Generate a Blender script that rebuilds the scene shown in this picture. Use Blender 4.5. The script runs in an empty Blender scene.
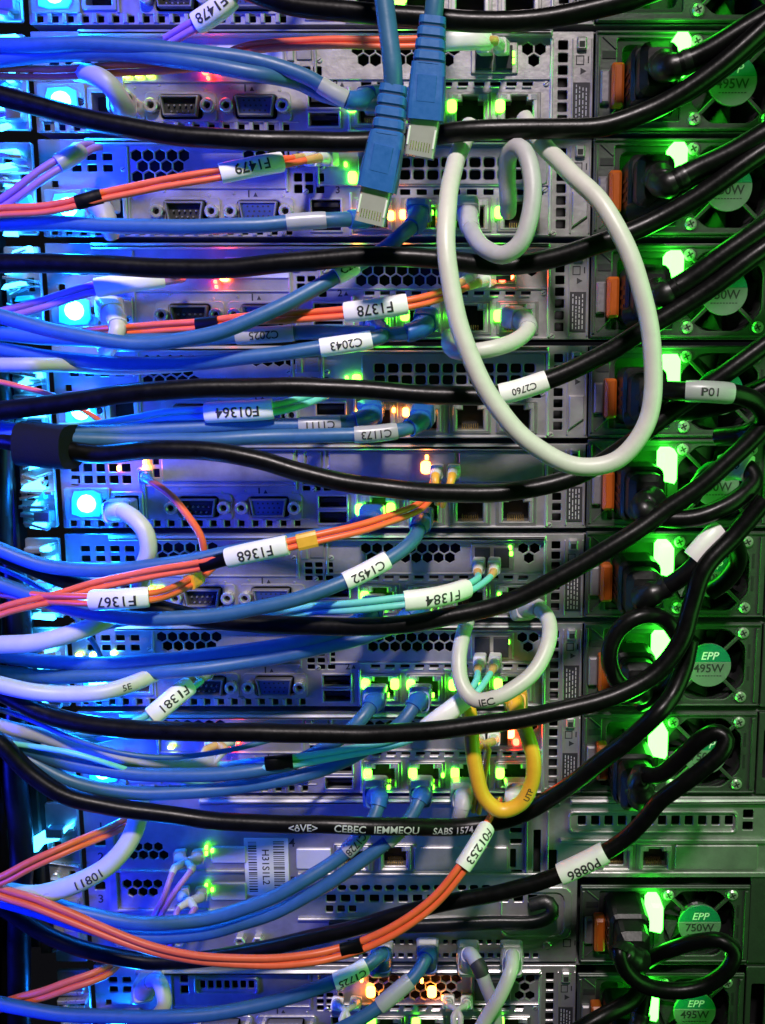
import bpy, bmesh, math, random
from mathutils import Vector, Matrix
from mathutils.geometry import tessellate_polygon
random.seed(7)
S = bpy.context.scene
C = S.collection
MM = 0.001

# ------------------------------------------------------------------ camera, world, room light, added side fills, exposure
FPX, PITCH, SHX = 1000.0, 0.1646, 87.6
CAM = Vector((19.667, -464.0, -135.93))            # millimetres; rack face is y = 0
cd = bpy.data.cameras.new('camera'); cam = bpy.data.objects.new('camera', cd); C.objects.link(cam)
cam.location = CAM * MM
cam.rotation_euler = (math.pi / 2 - PITCH, 0, 0)
cd.sensor_fit = 'AUTO'; cd.sensor_width = 36; cd.lens = 36 * FPX / 1024
cd.shift_x = -SHX / 1024
cd.clip_start = 0.01; cd.clip_end = 20
S.camera = cam
W = bpy.data.worlds.new('World'); S.world = W; W.use_nodes = True
W.node_tree.nodes['Background'].inputs[0].default_value = (0.5, 0.5, 0.65, 1)
W.node_tree.nodes['Background'].inputs[1].default_value = 0.008
S.view_settings.view_transform = 'Standard'; S.view_settings.look = 'None'
S.view_settings.exposure = 0; S.view_settings.gamma = 1
S.cycles.use_denoising = True
S.cycles.max_bounces = 6
S.cycles.sample_clamp_indirect = 4
def area(name, loc, target, size, power, col):
    l = bpy.data.lights.new(name, 'AREA'); l.shape = 'RECTANGLE'; l.size = size[0]; l.size_y = size[1]; l.energy = power; l.color = col
    o = bpy.data.objects.new(name, l); C.objects.link(o); o.location = loc
    o.rotation_euler = (Vector(target) - Vector(loc)).to_track_quat('-Z', 'Y').to_euler()
    return o
sl = bpy.data.lights.new('aisle_lamp', 'SPOT'); sl.energy = 90; sl.spot_size = math.radians(25); sl.spot_blend = 1.0; sl.shadow_soft_size = 0.07; sl.color = (1.0, 0.885, 0.885)
so = bpy.data.objects.new('aisle_lamp', sl); C.objects.link(so); so.location = (0.05, -0.92, 0.72)
so.rotation_euler = (Vector((-0.03, 0, -0.225)) - so.location).to_track_quat('-Z', 'Y').to_euler()
bl = area('blue_side_fill', (-0.40, -0.19, -0.21), (-0.17, 0, -0.21), (0.10, 0.5), 1.6, (0.010, 0.022, 1.0)); bl.data.spread = math.radians(36)  # unseen fill added to tint the left side blue
area('green_side_fill', (0.55, -0.30, -0.20), (0.16, 0, -0.22), (0.25, 0.6), 2.3, (0.16, 1.0, 0.13))  # unseen fill added to tint the right side green

# ------------------------------------------------------------------ pixel <-> rack geometry
FW = Vector((0, math.cos(PITCH), -math.sin(PITCH))); RT = Vector((1, 0, 0)); UP = RT.cross(FW)
def at(px, py, d=0.0):
    v = RT * (px - 382.5 - SHX) + UP * (512 - py) + FW * FPX
    t = (-d - CAM.y) / v.y
    return CAM + v * t
def to_px(p):
    v = p - CAM; w = v.dot(FW)
    return (382.5 + SHX + FPX * v.dot(RT) / w, 512 - FPX * v.dot(UP) / w)

# ------------------------------------------------------------------ materials
MATS = {}
def mat(name, base, metallic=0.0, rough=0.5, vary=0.12, scale=300.0, bump=0.0, bscale=900.0, spec=0.5, trans=0.0, sss=0.0, coat=0.0):
    m = bpy.data.materials.new(name); m.use_nodes = True; MATS[name] = m
    nt = m.node_tree; b = nt.nodes['Principled BSDF']
    b.inputs['Base Color'].default_value = (*base, 1); b.inputs['Metallic'].default_value = metallic
    b.inputs['Roughness'].default_value = rough; b.inputs['Specular IOR Level'].default_value = spec
    b.inputs['Transmission Weight'].default_value = trans; b.inputs['Coat Weight'].default_value = coat
    tc = nt.nodes.new('ShaderNodeTexCoord')
    if vary:
        n = nt.nodes.new('ShaderNodeTexNoise'); n.inputs['Scale'].default_value = scale; n.inputs['Detail'].default_value = 6
        n.inputs['Roughness'].default_value = 0.65
        nt.links.new(tc.outputs['Object'], n.inputs['Vector'])
        mx = nt.nodes.new('ShaderNodeMix'); mx.data_type = 'RGBA'
        mx.inputs[6].default_value = (*[max(0, c * (1 - 2 * vary)) for c in base], 1)
        mx.inputs[7].default_value = (*[min(1, c * (1 + 2 * vary)) for c in base], 1)
        nt.links.new(n.outputs['Fac'], mx.inputs[0]); nt.links.new(mx.outputs[2], b.inputs['Base Color'])
        mr = nt.nodes.new('ShaderNodeMapRange'); mr.inputs[3].default_value = max(0.05, rough - 0.14); mr.inputs[4].default_value = min(1, rough + 0.14)
        nt.links.new(n.outputs['Fac'], mr.inputs[0]); nt.links.new(mr.outputs[0], b.inputs['Roughness'])
    if bump:
        n2 = nt.nodes.new('ShaderNodeTexNoise'); n2.inputs['Scale'].default_value = bscale; n2.inputs['Detail'].default_value = 3
        nt.links.new(tc.outputs['Object'], n2.inputs['Vector'])
        bp = nt.nodes.new('ShaderNodeBump'); bp.inputs['Strength'].default_value = bump; bp.inputs['Distance'].default_value = 0.0003
        nt.links.new(n2.outputs['Fac'], bp.inputs['Height']); nt.links.new(bp.outputs[0], b.inputs['Normal'])
    return m
def emit(name, col, strength):
    m = bpy.data.materials.new(name); m.use_nodes = True; MATS[name] = m
    b = m.node_tree.nodes['Principled BSDF']
    b.inputs['Base Color'].default_value = (*[min(1, c * .5 + .1) for c in col], 1)
    b.inputs['Emission Color'].default_value = (*col, 1); b.inputs['Emission Strength'].default_value = strength
    return m
mat('zinc', (0.40, 0.385, 0.39), 0.62, 0.36, 0.20, 90, 0.30, 450)
mat('lip_steel', (0.62, 0.61, 0.62), 0.7, 0.34, 0.06, 120, 0.04, 200)
mat('psu_steel', (0.07, 0.08, 0.07), 0.45, 0.42, 0.12, 200, 0.3, 700)
mat('nickel', (0.55, 0.54, 0.53), 0.75, 0.34, 0.05, 200)
mat('bright_steel', (0.62, 0.61, 0.58), 0.7, 0.3, 0.1, 400)
mat('cage_steel', (0.40, 0.39, 0.37), 0.8, 0.33, 0.12, 300)
mat('slate_plate', (0.24, 0.23, 0.24), 0.5, 0.42, 0.15, 120, 0.3, 500)
mat('pale_plate', (0.68, 0.66, 0.66), 0.3, 0.42, 0.08, 120, 0.2, 400)
mat('inner_black', (0.012, 0.012, 0.013), 0.0, 0.7, 0.2)
mat('black_plastic', (0.004, 0.004, 0.0043), 0.0, 0.38, 0.25, 300, 0.2, 900)
mat('cord_black', (0.0028, 0.0028, 0.003), 0.0, 0.33, 0.3, 260, 0.2, 500, 0.22)
mat('velcro_black', (0.006, 0.006, 0.007), 0.0, 0.95, 0.3, 900, 1.0, 2500, 0.2)
mat('duct_black', (0.014, 0.014, 0.016), 0.0, 0.6, 0.2, 200, 0.3, 900)
mat('patch_blue', (0.028, 0.105, 0.235), 0.0, 0.42, 0.10, 250, 0.15, 600)
mat('boot_blue', (0.014, 0.10, 0.36), 0.0, 0.40, 0.10, 400, 0.1, 800)
mat('groove_blue', (0.006, 0.03, 0.12), 0.0, 0.6, 0.1)
mat('cord_white', (0.54, 0.53, 0.49), 0.0, 0.42, 0.06, 200, 0.12, 600)
mat('cord_grey', (0.40, 0.39, 0.41), 0.0, 0.45, 0.08, 200, 0.12, 600)
mat('fibre_orange', (0.86, 0.13, 0.045), 0.0, 0.40, 0.10, 300)
mat('fibre_aqua', (0.16, 0.62, 0.54), 0.0, 0.42, 0.08, 300)
mat('fibre_violet', (0.34, 0.16, 0.45), 0.0, 0.42, 0.08, 300)
mat('cord_yellow', (0.80, 0.42, 0.03), 0.0, 0.38, 0.08, 300)
mat('clip_yellow', (0.75, 0.38, 0.04), 0.0, 0.4, 0.08, 300)
mat('boot_amber', (0.62, 0.36, 0.12), 0.0, 0.4, 0.1, 300)
mat('boot_white', (0.70, 0.69, 0.66), 0.0, 0.4, 0.05, 300)
mat('label_white', (0.80, 0.79, 0.77), 0.0, 0.36, 0.05, 150, 0.1, 300)
mat('label_grey', (0.34, 0.34, 0.36), 0.0, 0.32, 0.06, 150, 0.1, 300)
mat('ink', (0.02, 0.02, 0.022), 0.0, 0.6, 0)
mat('print_grey', (0.42, 0.42, 0.42), 0.0, 0.6, 0)
mat('print_white', (0.75, 0.75, 0.73), 0.0, 0.5, 0)
mat('badge_green', (0.010, 0.18, 0.105), 0.0, 0.35, 0.05)
mat('badge_silver', (0.16, 0.20, 0.175), 0.1, 0.4, 0.05)
mat('latch_orange', (0.40, 0.085, 0.008), 0.0, 0.36, 0.08, 300)
mat('socket_blue', (0.02, 0.045, 0.16), 0.0, 0.4, 0.08)
mat('gold', (0.75, 0.50, 0.16), 0.95, 0.25, 0.05)
mat('clear_plastic', (0.52, 0.51, 0.49), 0.0, 0.16, 0.05, 300, 0, 0, 0.6, 0.45)
mat('barcode_paper', (0.66, 0.66, 0.68), 0.0, 0.5, 0.05)
emit('led_blue', (0.004, 0.20, 1.0), 430)
emit('painted_glow', (0.0, 0.30, 1.0), 1.9)  # glow painted round each blue LED for its light on the ear
emit('led_ember', (1.0, 0.085, 0.02), 44)
emit('led_psu', (0.036, 1.0, 0.030), 24)
emit('led_green', (0.10, 1.0, 0.02), 16)
emit('led_lime', (0.55, 1.0, 0.05), 9)
emit('led_amber', (1.0, 0.27, 0.03), 22)
emit('led_red', (1.0, 0.025, 0.012), 34)
emit('painted_glint', (0.03, 0.42, 1.0), 14)  # glow added for reflected blue light, not an LED

# ------------------------------------------------------------------ mesh building
def rrect(x0, x1, z0, z1, r=0.0, n=3):
    if r <= 0: return [(x0, z0), (x1, z0), (x1, z1), (x0, z1)]
    out = []
    for cx, cz, a0 in ((x1 - r, z0 + r, -90), (x1 - r, z1 - r, 0), (x0 + r, z1 - r, 90), (x0 + r, z0 + r, 180)):
        for i in range(n + 1):
            a = math.radians(a0 + 90 * i / n); out.append((cx + r * math.cos(a), cz + r * math.sin(a)))
    return out
def ngon(cx, cz, r, n, a0=0.0):
    return [(cx + r * math.cos(a0 + 2 * math.pi * i / n), cz + r * math.sin(a0 + 2 * math.pi * i / n)) for i in range(n)]
def offset(loop, d):                                # d > 0 grows a counter-clockwise loop
    out = []; n = len(loop)
    for i in range(n):
        p0, p, p1 = loop[i - 1], loop[i], loop[(i + 1) % n]
        a = Vector((p[0] - p0[0], p[1] - p0[1])); b = Vector((p1[0] - p[0], p1[1] - p[1]))
        if a.length < 1e-6 or b.length < 1e-6: out.append(p); continue
        a.normalize(); b.normalize()
        na, nb = Vector((a.y, -a.x)), Vector((b.y, -b.x)); m = na + nb
        k = m.dot(na)
        m = na if abs(k) < .3 else m / k
        out.append((p[0] + m.x * d, p[1] + m.y * d))
    return out
def hexes(x0, x1, z0, z1, w=4.6, pitch=5.3):
    rows = pitch * 0.8660; out = []; z = z1 - w / 2; k = 0
    while z - w / 2 >= z0 - 0.01:
        x = x0 + w / 2 + (pitch / 2 if k % 2 else 0)
        while x + w / 2 <= x1 + 0.01:
            out.append(ngon(x, z, w / 2 / 0.866, 6, math.pi / 6)); x += pitch
        z -= rows; k += 1
    return out
def grid(x0, x1, z0, z1, nx, nz, fill=0.68, r=0.4):
    out = []; px = (x1 - x0) / nx; pz = (z1 - z0) / nz
    for i in range(nx):
        for j in range(nz):
            cx, cz = x0 + px * (i + .5), z0 + pz * (j + .5)
            out.append(rrect(cx - px * fill / 2, cx + px * fill / 2, cz - pz * fill / 2, cz + pz * fill / 2, r, 2))
    return out

class MB:
    def __init__(s): s.v = []; s.f = []; s.m = []; s.sm = []; s.mats = []
    def mi(s, name):
        if name not in s.mats: s.mats.append(name)
        return s.mats.index(name)
    def face(s, idx, m, sm=False): s.f.append(idx); s.m.append(m); s.sm.append(sm)
    def ring(s, loop, y): b = len(s.v); s.v += [Vector((x, y, z)) for x, z in loop]; return list(range(b, b + len(loop)))
    def bridge(s, a, b, m, sm=False, flip=False):
        n = len(a)
        for i in range(n):
            q = (a[i], a[(i + 1) % n], b[(i + 1) % n], b[i])
            s.face(q[::-1] if flip else q, m, sm)
    def prism(s, loop, yb, yf, m, ch=0.4, sm=False):  # loop counter-clockwise in (x, z) seen from the camera side; yf nearer the camera
        m = s.mi(m)
        a = s.ring(loop, yb); b = s.ring(loop, yf + ch)
        s.bridge(a, b, m, sm)
        if ch > 0: c = s.ring(offset(loop, -ch), yf); s.bridge(b, c, m)
        else: c = b
        cc = s.ring(offset(loop, -ch) if ch > 0 else loop, yf)
        s.face(tuple(cc), m)
        return s
    def box(s, x0, x1, z0, z1, yb, yf, m, ch=0.4, r=0.0): return s.prism(rrect(x0, x1, z0, z1, r), yb, yf, m, ch)
    def cyl(s, x, z, r, yb, yf, m, n=14, ch=0.3): return s.prism(ngon(x, z, r, n), yb, yf, m, ch)
    def plate(s, outer, holes, y, th, m, ch=0.25):
        m = s.mi(m)
        of = offset(outer, -ch); hf = [offset(h, ch) for h in holes]
        allp = [of] + hf; flat = [p for l in allp for p in l]
        base = len(s.v); s.v += [Vector((x, y, z)) for x, z in flat]
        for t in tessellate_polygon([[Vector((x, z, 0)) for x, z in l] for l in allp]):
            p = [flat[i] for i in t]
            cr = (p[1][0] - p[0][0]) * (p[2][1] - p[0][1]) - (p[1][1] - p[0][1]) * (p[2][0] - p[0][0])
            if abs(cr) < 1e-9: continue
            t = tuple(base + i for i in t)
            s.face(t if cr > 0 else t[::-1], m)
        b = s.ring(of, y); c = s.ring(outer, y + ch); d = s.ring(outer, y + th)
        s.bridge(c, b, m); s.bridge(d, c, m)
        for h, g in zip(holes, hf):
            b = s.ring(g, y); c = s.ring(h, y + ch); d = s.ring(h, y + th)
            s.bridge(b, c, m); s.bridge(c, d, m)
        return s
    def quad_bar(s, p0, p1, w, yb, yf, m, ch=0.3):   # bar between two (x, z) points
        d = Vector((p1[0] - p0[0], p1[1] - p0[1])).normalized(); n = Vector((-d.y, d.x)) * w / 2
        return s.prism([(p0[0] - n.x, p0[1] - n.y), (p0[0] + n.x, p0[1] + n.y), (p1[0] + n.x, p1[1] + n.y), (p1[0] - n.x, p1[1] - n.y)][::-1], yb, yf, m, ch)
    def dome(s, x, z, r, y, h, m, n=12, k=3):
        m = s.mi(m); prev = s.ring(ngon(x, z, r, n), y)
        for j in range(1, k):
            a = j / k * math.pi / 2
            cur = s.ring(ngon(x, z, r * math.cos(a), n), y - h * math.sin(a)); s.bridge(prev, cur, m, True); prev = cur
        s.v.append(Vector((x, y - h, z))); t = len(s.v) - 1
        for i in range(n): s.face((prev[i], prev[(i + 1) % n], t), m, True)
        return s
    def text(s, body, cx, cz, size, y, m, rot=0.0, shear=0.0, bold=0.0, sx=1.0):
        m = s.mi(m); vs, fs = glyphs(body, size, shear, bold, sx); c, si = math.cos(rot), math.sin(rot)
        b = len(s.v); s.v += [Vector((cx + x * c - z * si, y, cz + x * si + z * c)) for x, z in vs]
        for f in fs: s.face(tuple(b + i for i in f), m)
        return s
    def sweep(s, pts, ab, m, n=12, power=2.0, frames=None, cap=True):
        m = s.mi(m); rings = []
        fr = frames or transport(pts)
        for (T, N, B), p, (a, b) in zip(fr, pts, ab):
            base = len(s.v)
            for i in range(n):
                t = 2 * math.pi * i / n; c, q = math.cos(t), math.sin(t)
                c = math.copysign(abs(c) ** (2 / power), c); q = math.copysign(abs(q) ** (2 / power), q)
                s.v.append(p + N * (a * c) + B * (b * q))
            rings.append(list(range(base, base + n)))
        for r0, r1 in zip(rings, rings[1:]): s.bridge(r0, r1, m, power < 3.2)
        if cap:
            for r, fl in ((rings[0], True), (rings[-1], False)):
                b = len(s.v); s.v += [s.v[i].copy() for i in r]; q = tuple(range(b, b + n)); s.face(q[::-1] if fl else q, m)
        return s
    def build(s, name, parent=None, origin=(0, 0, 0), mesh_only=False):
        o3 = Vector(origin)
        me = bpy.data.meshes.new(name); me.from_pydata([(v - o3) * MM for v in s.v], [], s.f)
        for n in s.mats: me.materials.append(MATS[n])
        me.polygons.foreach_set('material_index', s.m); me.polygons.foreach_set('use_smooth', s.sm); me.update()
        if mesh_only: return me
        return link(name, me, parent, origin)
def link(name, me, parent=None, loc=(0, 0, 0)):
    o = bpy.data.objects.new(name, me); C.objects.link(o); o.location = Vector(loc) * MM
    if parent: o.parent = parent; o.location = Vector(loc) * MM
    return o
GLY = {}
def glyphs(body, size, shear=0.0, bold=0.0, sx=1.0):
    key = (body, size, shear, bold, sx)
    if key not in GLY:
        cu = bpy.data.curves.new('glyphs', 'FONT'); cu.body = body; cu.size = size; cu.shear = shear; cu.offset = bold
        cu.align_x = 'CENTER'; cu.align_y = 'CENTER'; cu.resolution_u = 3
        ob = bpy.data.objects.new('glyphs', cu); C.objects.link(ob)
        dg = bpy.context.evaluated_depsgraph_get(); me = bpy.data.meshes.new_from_object(ob.evaluated_get(dg))
        bm = bmesh.new(); bm.from_mesh(me); bmesh.ops.triangulate(bm, faces=bm.faces[:])
        for _ in range(4):
            es = [e for e in bm.edges if e.calc_length() > size * .13]
            if not es: break
            bmesh.ops.subdivide_edges(bm, edges=es, cuts=1); bmesh.ops.triangulate(bm, faces=[f for f in bm.faces if len(f.verts) > 3])
        bm.verts.index_update()
        GLY[key] = ([(v.co.x * sx, v.co.y) for v in bm.verts], [tuple(v.index for v in f.verts) for f in bm.faces]); bm.free()
        bpy.data.objects.remove(ob); bpy.data.curves.remove(cu); bpy.data.meshes.remove(me)
    return GLY[key]
def transport(pts):
    n = len(pts); T = []
    for i in range(n):
        a, b = pts[max(0, i - 1)], pts[min(n - 1, i + 1)]; t = (b - a); T.append(t.normalized() if t.length > 1e-9 else Vector((1, 0, 0)))
    up = Vector((0, -1, 0)) if abs(T[0].y) < 0.9 else Vector((0, 0, 1))
    N = (up - T[0] * up.dot(T[0])).normalized(); out = []
    for t in T:
        N = (N - t * N.dot(t)).normalized(); out.append((t, N.cross(t) * -1, N))
    return out
def front_frames(pts):                              # third axis always looks out of the rack
    n = len(pts); out = []
    for i in range(n):
        t = (pts[min(n - 1, i + 1)] - pts[max(0, i - 1)]).normalized(); f = Vector((0, -1, 0))
        f = f - t * f.dot(t)
        f = f.normalized() if f.length > 0.15 else Vector((0, 0, 1))
        out.append((t, t.cross(f) * -1, f))
    return out
def tag(o, label, cat, group=None, kind=None):
    if label: o['label'] = label
    if cat: o['category'] = cat
    if group: o['group'] = group
    if kind: o['kind'] = kind
    return o
def empty(name, loc=(0, 0, 0)):
    o = bpy.data.objects.new(name, None); C.objects.link(o); o.location = Vector(loc) * MM; o.empty_display_size = .01
    return o

# ------------------------------------------------------------------ shared meshes for server parts
def mesh_dsub(kind):
    b = MB(); sh = lambda g: [(-9.6 - g, 5.0 + g), (-8.0 - g, -5.0 - g), (8.0 + g, -5.0 - g), (9.6 + g, 5.0 + g)]
    b.plate(rrect(-15.6, 15.6, -6.3, 6.3, 2.2), [rrect(-9.8, 9.8, -5.2, 5.2, 2.0)], -0.8, 0.8, 'zinc', 0.2)
    d = [(-8.6, 4.2), (-7.2, -4.2), (7.2, -4.2), (8.6, 4.2)]; din = offset(d, -0.8)
    b.plate(d, [din], -4.0, 4.0, 'slate_plate', 0.2)
    b.prism(offset(d, -0.85), 0.2, -3.2 if kind == 'video' else -1.0, 'socket_blue' if kind == 'video' else 'inner_black', 0.1)
    if kind == 'video':
        for j in range(3):
            for i in range(5): b.cyl((i - 2) * 2.3 + (0.6 if j == 1 else 0), (j - 1) * 2.1, 0.5, -3.1, -3.3, 'inner_black', 6, 0)
    else:
        for j in range(2):
            for i in range(5 - j): b.cyl((i - 2 + .5 * j) * 2.5, .3 - j * 2.6, 0.45, 0, -2.4, 'slate_plate', 6, 0.1)
    for x in (-12.3, 12.3): b.plate(ngon(x, 0, 3.1, 12), [ngon(x, 0, 1.5, 10)], -4.6, 4.6, 'bright_steel', 0.35); b.cyl(x, 0, 1.5, 0.1, -1.0, 'inner_black', 10, 0)
    return b.build(kind + '_port', mesh_only=True)
def mesh_usb():
    b = MB(); b.plate(rrect(-7.4, 7.4, -3.6, 3.6, .5), [rrect(-6.5, 6.5, -2.7, 2.7, .3)], -0.9, 3.0, 'nickel', 0.2)
    b.box(-6.5, 6.5, -2.7, 2.7, 6, 5, 'inner_black', 0); b.box(-5.6, 5.6, -0.2, 1.9, 5, 0.6, 'black_plastic', 0.2)
    return b.build('usb_port', mesh_only=True)
def mesh_rj():
    b = MB(); op = [(-6, -5.6), (6, -5.6), (6, 3.4), (3.4, 3.4), (3.4, 5.6), (-3.4, 5.6), (-3.4, 3.4), (-6, 3.4)]
    b.plate(rrect(-9.6, 9.6, -7.4, 7.4, .6), [op], -1.0, 8, 'cage_steel', 0.3)
    b.plate(rrect(-8.0, 8.0, -6.5, 6.5, .4), [offset(op, .5)], -1.35, 0.5, 'nickel', 0.15)
    b.box(-6, 6, -5.6, 5.6, 9, 8, 'inner_black', 0)
    for i in range(8): b.box(-3.9 + i * 1.03, -3.45 + i * 1.03, -5.4, -3.2, 7, 2.0, 'gold', 0)
    for x in (-8.0, 5.0): b.box(x + .2, x + 2.8, 3.9, 6.3, 0, -1.5, 'clear_plastic', 0.2)
    return b.build('network_port', mesh_only=True)
def mesh_light(w, h, m, d=1.6):
    return MB().prism(rrect(-w / 2, w / 2, -h / 2, h / 2, min(w, h) * .35, 3), 0, -d, m, 0.5).build('status_light', mesh_only=True)
ME = dict(serial=mesh_dsub('serial'), video=mesh_dsub('video'), usb=mesh_usb(), rj=mesh_rj(),
          blue=MB().dome(0, 0, 4.4, -0.8, 4.2, 'led_blue').prism([(-7.6, -5.2), (-3, -6.6), (5.5, -6.2), (7.2, -3.5), (6.8, 4.6), (3.0, 6.4), (-5.8, 5.8), (-7.2, 2.2)], 0, -0.9, 'painted_glow', 0.5).build('locator_light_glow', mesh_only=True),
          green=mesh_light(4.2, 5.4, 'led_green'), lime=mesh_light(3.0, 1.8, 'led_lime'), amber=mesh_light(3.0, 4.2, 'led_amber'),
          red=mesh_light(3.0, 3.2, 'led_red'), ember=mesh_light(4.2, 5.0, 'led_ember'), fire=mesh_light(4.6, 6.0, 'led_amber'), tiny=mesh_light(1.5, 2.2, 'led_green'), tinyred=mesh_light(1.4, 1.8, 'led_red'), tinyamber=mesh_light(1.5, 2.4, 'led_amber'))

# power supply, local origin = lower left corner of its frame; 85 x 42 mm
FX, FZ = 60.0, 20.8
def psu_meshes():
    b = MB(); q = 17.6; k = 8.5
    fan = [(FX - q + k, FZ - q), (FX + q - k, FZ - q), (FX + q, FZ - q + k), (FX + q, FZ + q - k), (FX + q - k, FZ + q), (FX - q + k, FZ + q), (FX - q, FZ + q - k), (FX - q, FZ - q + k)]
    fan = round_loop(fan, 2.5)
    b.plate(rrect(0, 85, 0, 41.6, 0.6), [fan, rrect(9.5, 37.5, 4, 38.5, 1.0)], -1.2, 1.2, 'psu_steel', 0.3)
    for r in ((0.6, 84.4, 40.2, 41.3), (0.6, 84.4, 0.3, 1.3), (82.2, 83.8, 2, 39)): b.box(*r, -1.0, -2.4, 'psu_steel', 0.3)
    b.box(0.8, 2.0, 2, 39, -1, -2.2, 'psu_steel', 0.3); b.box(78.9, 79.9, 13, 20, -1, -1.5, 'inner_black', 0); b.box(78.9, 79.9, 24, 31, -1, -1.5, 'inner_black', 0)
    b.plate(rrect(9.5, 37.5, 4, 38.5, 1), [rrect(12, 35, 6, 36, 3)], 0.4, 10, 'inner_black', 0.2)
    b.box(9.5, 37.5, 4, 38.5, 11, 10, 'inner_black', 0)
    for z in (14, 21, 28): b.box(22, 25, z - 1, z + 1, 10, 1, 'cage_steel', 0.1)
    b.box(3.0, 9.0, 30, 33, -1, -1.6, 'inner_black', 0)
    b.quad_bar((3.2, 3), (9, 9), 0.8, -1, -1.8, 'psu_steel', 0.2); b.quad_bar((3.2, 39), (9, 34), 0.8, -1, -1.8, 'psu_steel', 0.2)
    frame = b.build('frame', mesh_only=True)
    b = MB()                                        # fan: blades, shroud and guard
    ring = ngon(FX, FZ, 18.6, 28)
    b.plate(ngon(FX, FZ, 20, 28), [ring], 1.5, 12, 'inner_black', 0.2); b.prism(ngon(FX, FZ, 19.5, 28), 14, 13.5, 'inner_black', 0)
    mi = b.mi('black_plastic')
    for j in range(7):
        a = j * 2 * math.pi / 7; vv = []
        for r, da, y in ((8, -.25, 9), (18, -.36, 10.5), (18, .30, 4), (8, .32, 3.5)):
            vv.append(len(b.v)); b.v.append(Vector((FX + r * math.cos(a + da), y, FZ + r * math.sin(a + da))))
        b.face(tuple(vv), mi)
    b.cyl(FX, FZ, 9, 12, 3, 'black_plastic', 20, 1)
    fanm = b.build('fan', mesh_only=True)
    b = MB()
    for sx in (-1, 1):
        for sz in (-1, 1): b.quad_bar((FX + sx * 6.5, FZ + sz * 6.5), (FX + sx * 14.8, FZ + sz * 14.8), 1.7, -0.6, -1.9, 'psu_steel', 0.3)
    for sx in (-1, 1):
        for sz in (-1, 1): b.cyl(FX + sx * 16, FZ + sz * 16, 3.6, -1, -1.6, 'psu_steel', 16, 0.2)
    guard = b.build('fan_guard', mesh_only=True)
    badges = {}
    for w in ('495W', '750W'):
        b = MB(); R = 10.7; zc = 1.6
        lo = [p for p in arc(FX, FZ, R, math.pi - math.asin(zc / R), 2 * math.pi + math.asin(zc / R), 22)]
        hi = [p for p in arc(FX, FZ, R, math.asin(zc / R) + .004, math.pi - math.asin(zc / R) - .004, 18)]
        b.prism(ngon(FX, FZ, R, 32), -0.8, -2.0, 'badge_silver', 0.2)
        b.prism(lo, -1.9, -2.4, 'badge_silver', 0.15); b.prism(hi, -1.9, -2.4, 'badge_green', 0.15)
        b.text('EPP', FX, FZ + 4.6, 5.4, -2.5, 'print_white', 0, 0.25, 0.06); b.text(w, FX, FZ - 1.6, 5.8, -2.5, 'ink', 0, 0, 0.08, 0.98)
        for i in range(9): b.box(FX - 6 + i * 1.4, FX - 5.0 + i * 1.4, FZ - 5.4, FZ - 5.0, -2.35, -2.47, 'ink', 0)
        badges[w] = b.build('badge', mesh_only=True)
    b = MB(); b.cyl(0, 0, 2.7, 0, -1.4, 'bright_steel', 16, 0.7)
    for a in (0.5, 0.5 + math.pi / 2): b.quad_bar((-1.5 * math.cos(a), -1.5 * math.sin(a)), (1.5 * math.cos(a), 1.5 * math.sin(a)), 0.7, -1.3, -1.45 - .01 * a, 'inner_black', 0)
    screw = b.build('screw', mesh_only=True)
    b = MB(); b.box(6.6, 12.0, 9, 27, -1, -8, 'latch_orange', 1.2, 1.2); b.box(7.6, 8.4, 11, 25, -7.6, -8.3, 'latch_orange', .3)
    latch = b.build('release_latch', mesh_only=True)
    b = MB(); b.box(2.2, 6.4, 11, 25, -1, -4, 'slate_plate', 0.8, 0.6); tab = b.build('release_tab', mesh_only=True)
    b = MB(); b.prism([(32.2, 23.5), (38.6, 22), (39.6, 24), (39.6, 35.5), (38, 38), (33.6, 38), (32.2, 36)], -1, -13, 'led_psu', 1.6)
    lens = b.build('power_light', mesh_only=True)
    return dict(frame=frame, fan=fanm, guard=guard, badge=badges, screw=screw, latch=latch, tab=tab, lens=lens)
def arc(cx, cz, r, a0, a1, n): return [(cx + r * math.cos(a0 + (a1 - a0) * i / n), cz + r * math.sin(a0 + (a1 - a0) * i / n)) for i in range(n + 1)]
def round_loop(loop, r, n=3):
    out = []
    for i in range(len(loop)):
        p0, p, p1 = [Vector(q) for q in (loop[i - 1], loop[i], loop[(i + 1) % len(loop)])]
        a = p + (p0 - p).normalized() * r; b = p + (p1 - p).normalized() * r
        for j in range(n + 1):
            t = j / n; q = a * (1 - t) ** 2 + p * 2 * t * (1 - t) + b * t * t; out.append((q.x, q.y))
    return out
PM = psu_meshes()
def power_supply(root, x, z, watts, lit=True):
    p = link('power_supply', PM['frame'], root, (x, 0, z))
    for nm, k in (('fan', 'fan'), ('fan_guard', 'guard'), ('release_latch', 'latch'), ('release_tab', 'tab'), ('power_light', 'lens')): link(nm, PM[k], p)
    link('badge', PM['badge'][watts], p)
    for sx in (-1, 1):
        for sz in (-1, 1): link('screw', PM['screw'], p, (FX + sx * 16, -1.5, FZ + sz * 16))
    return p

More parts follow.
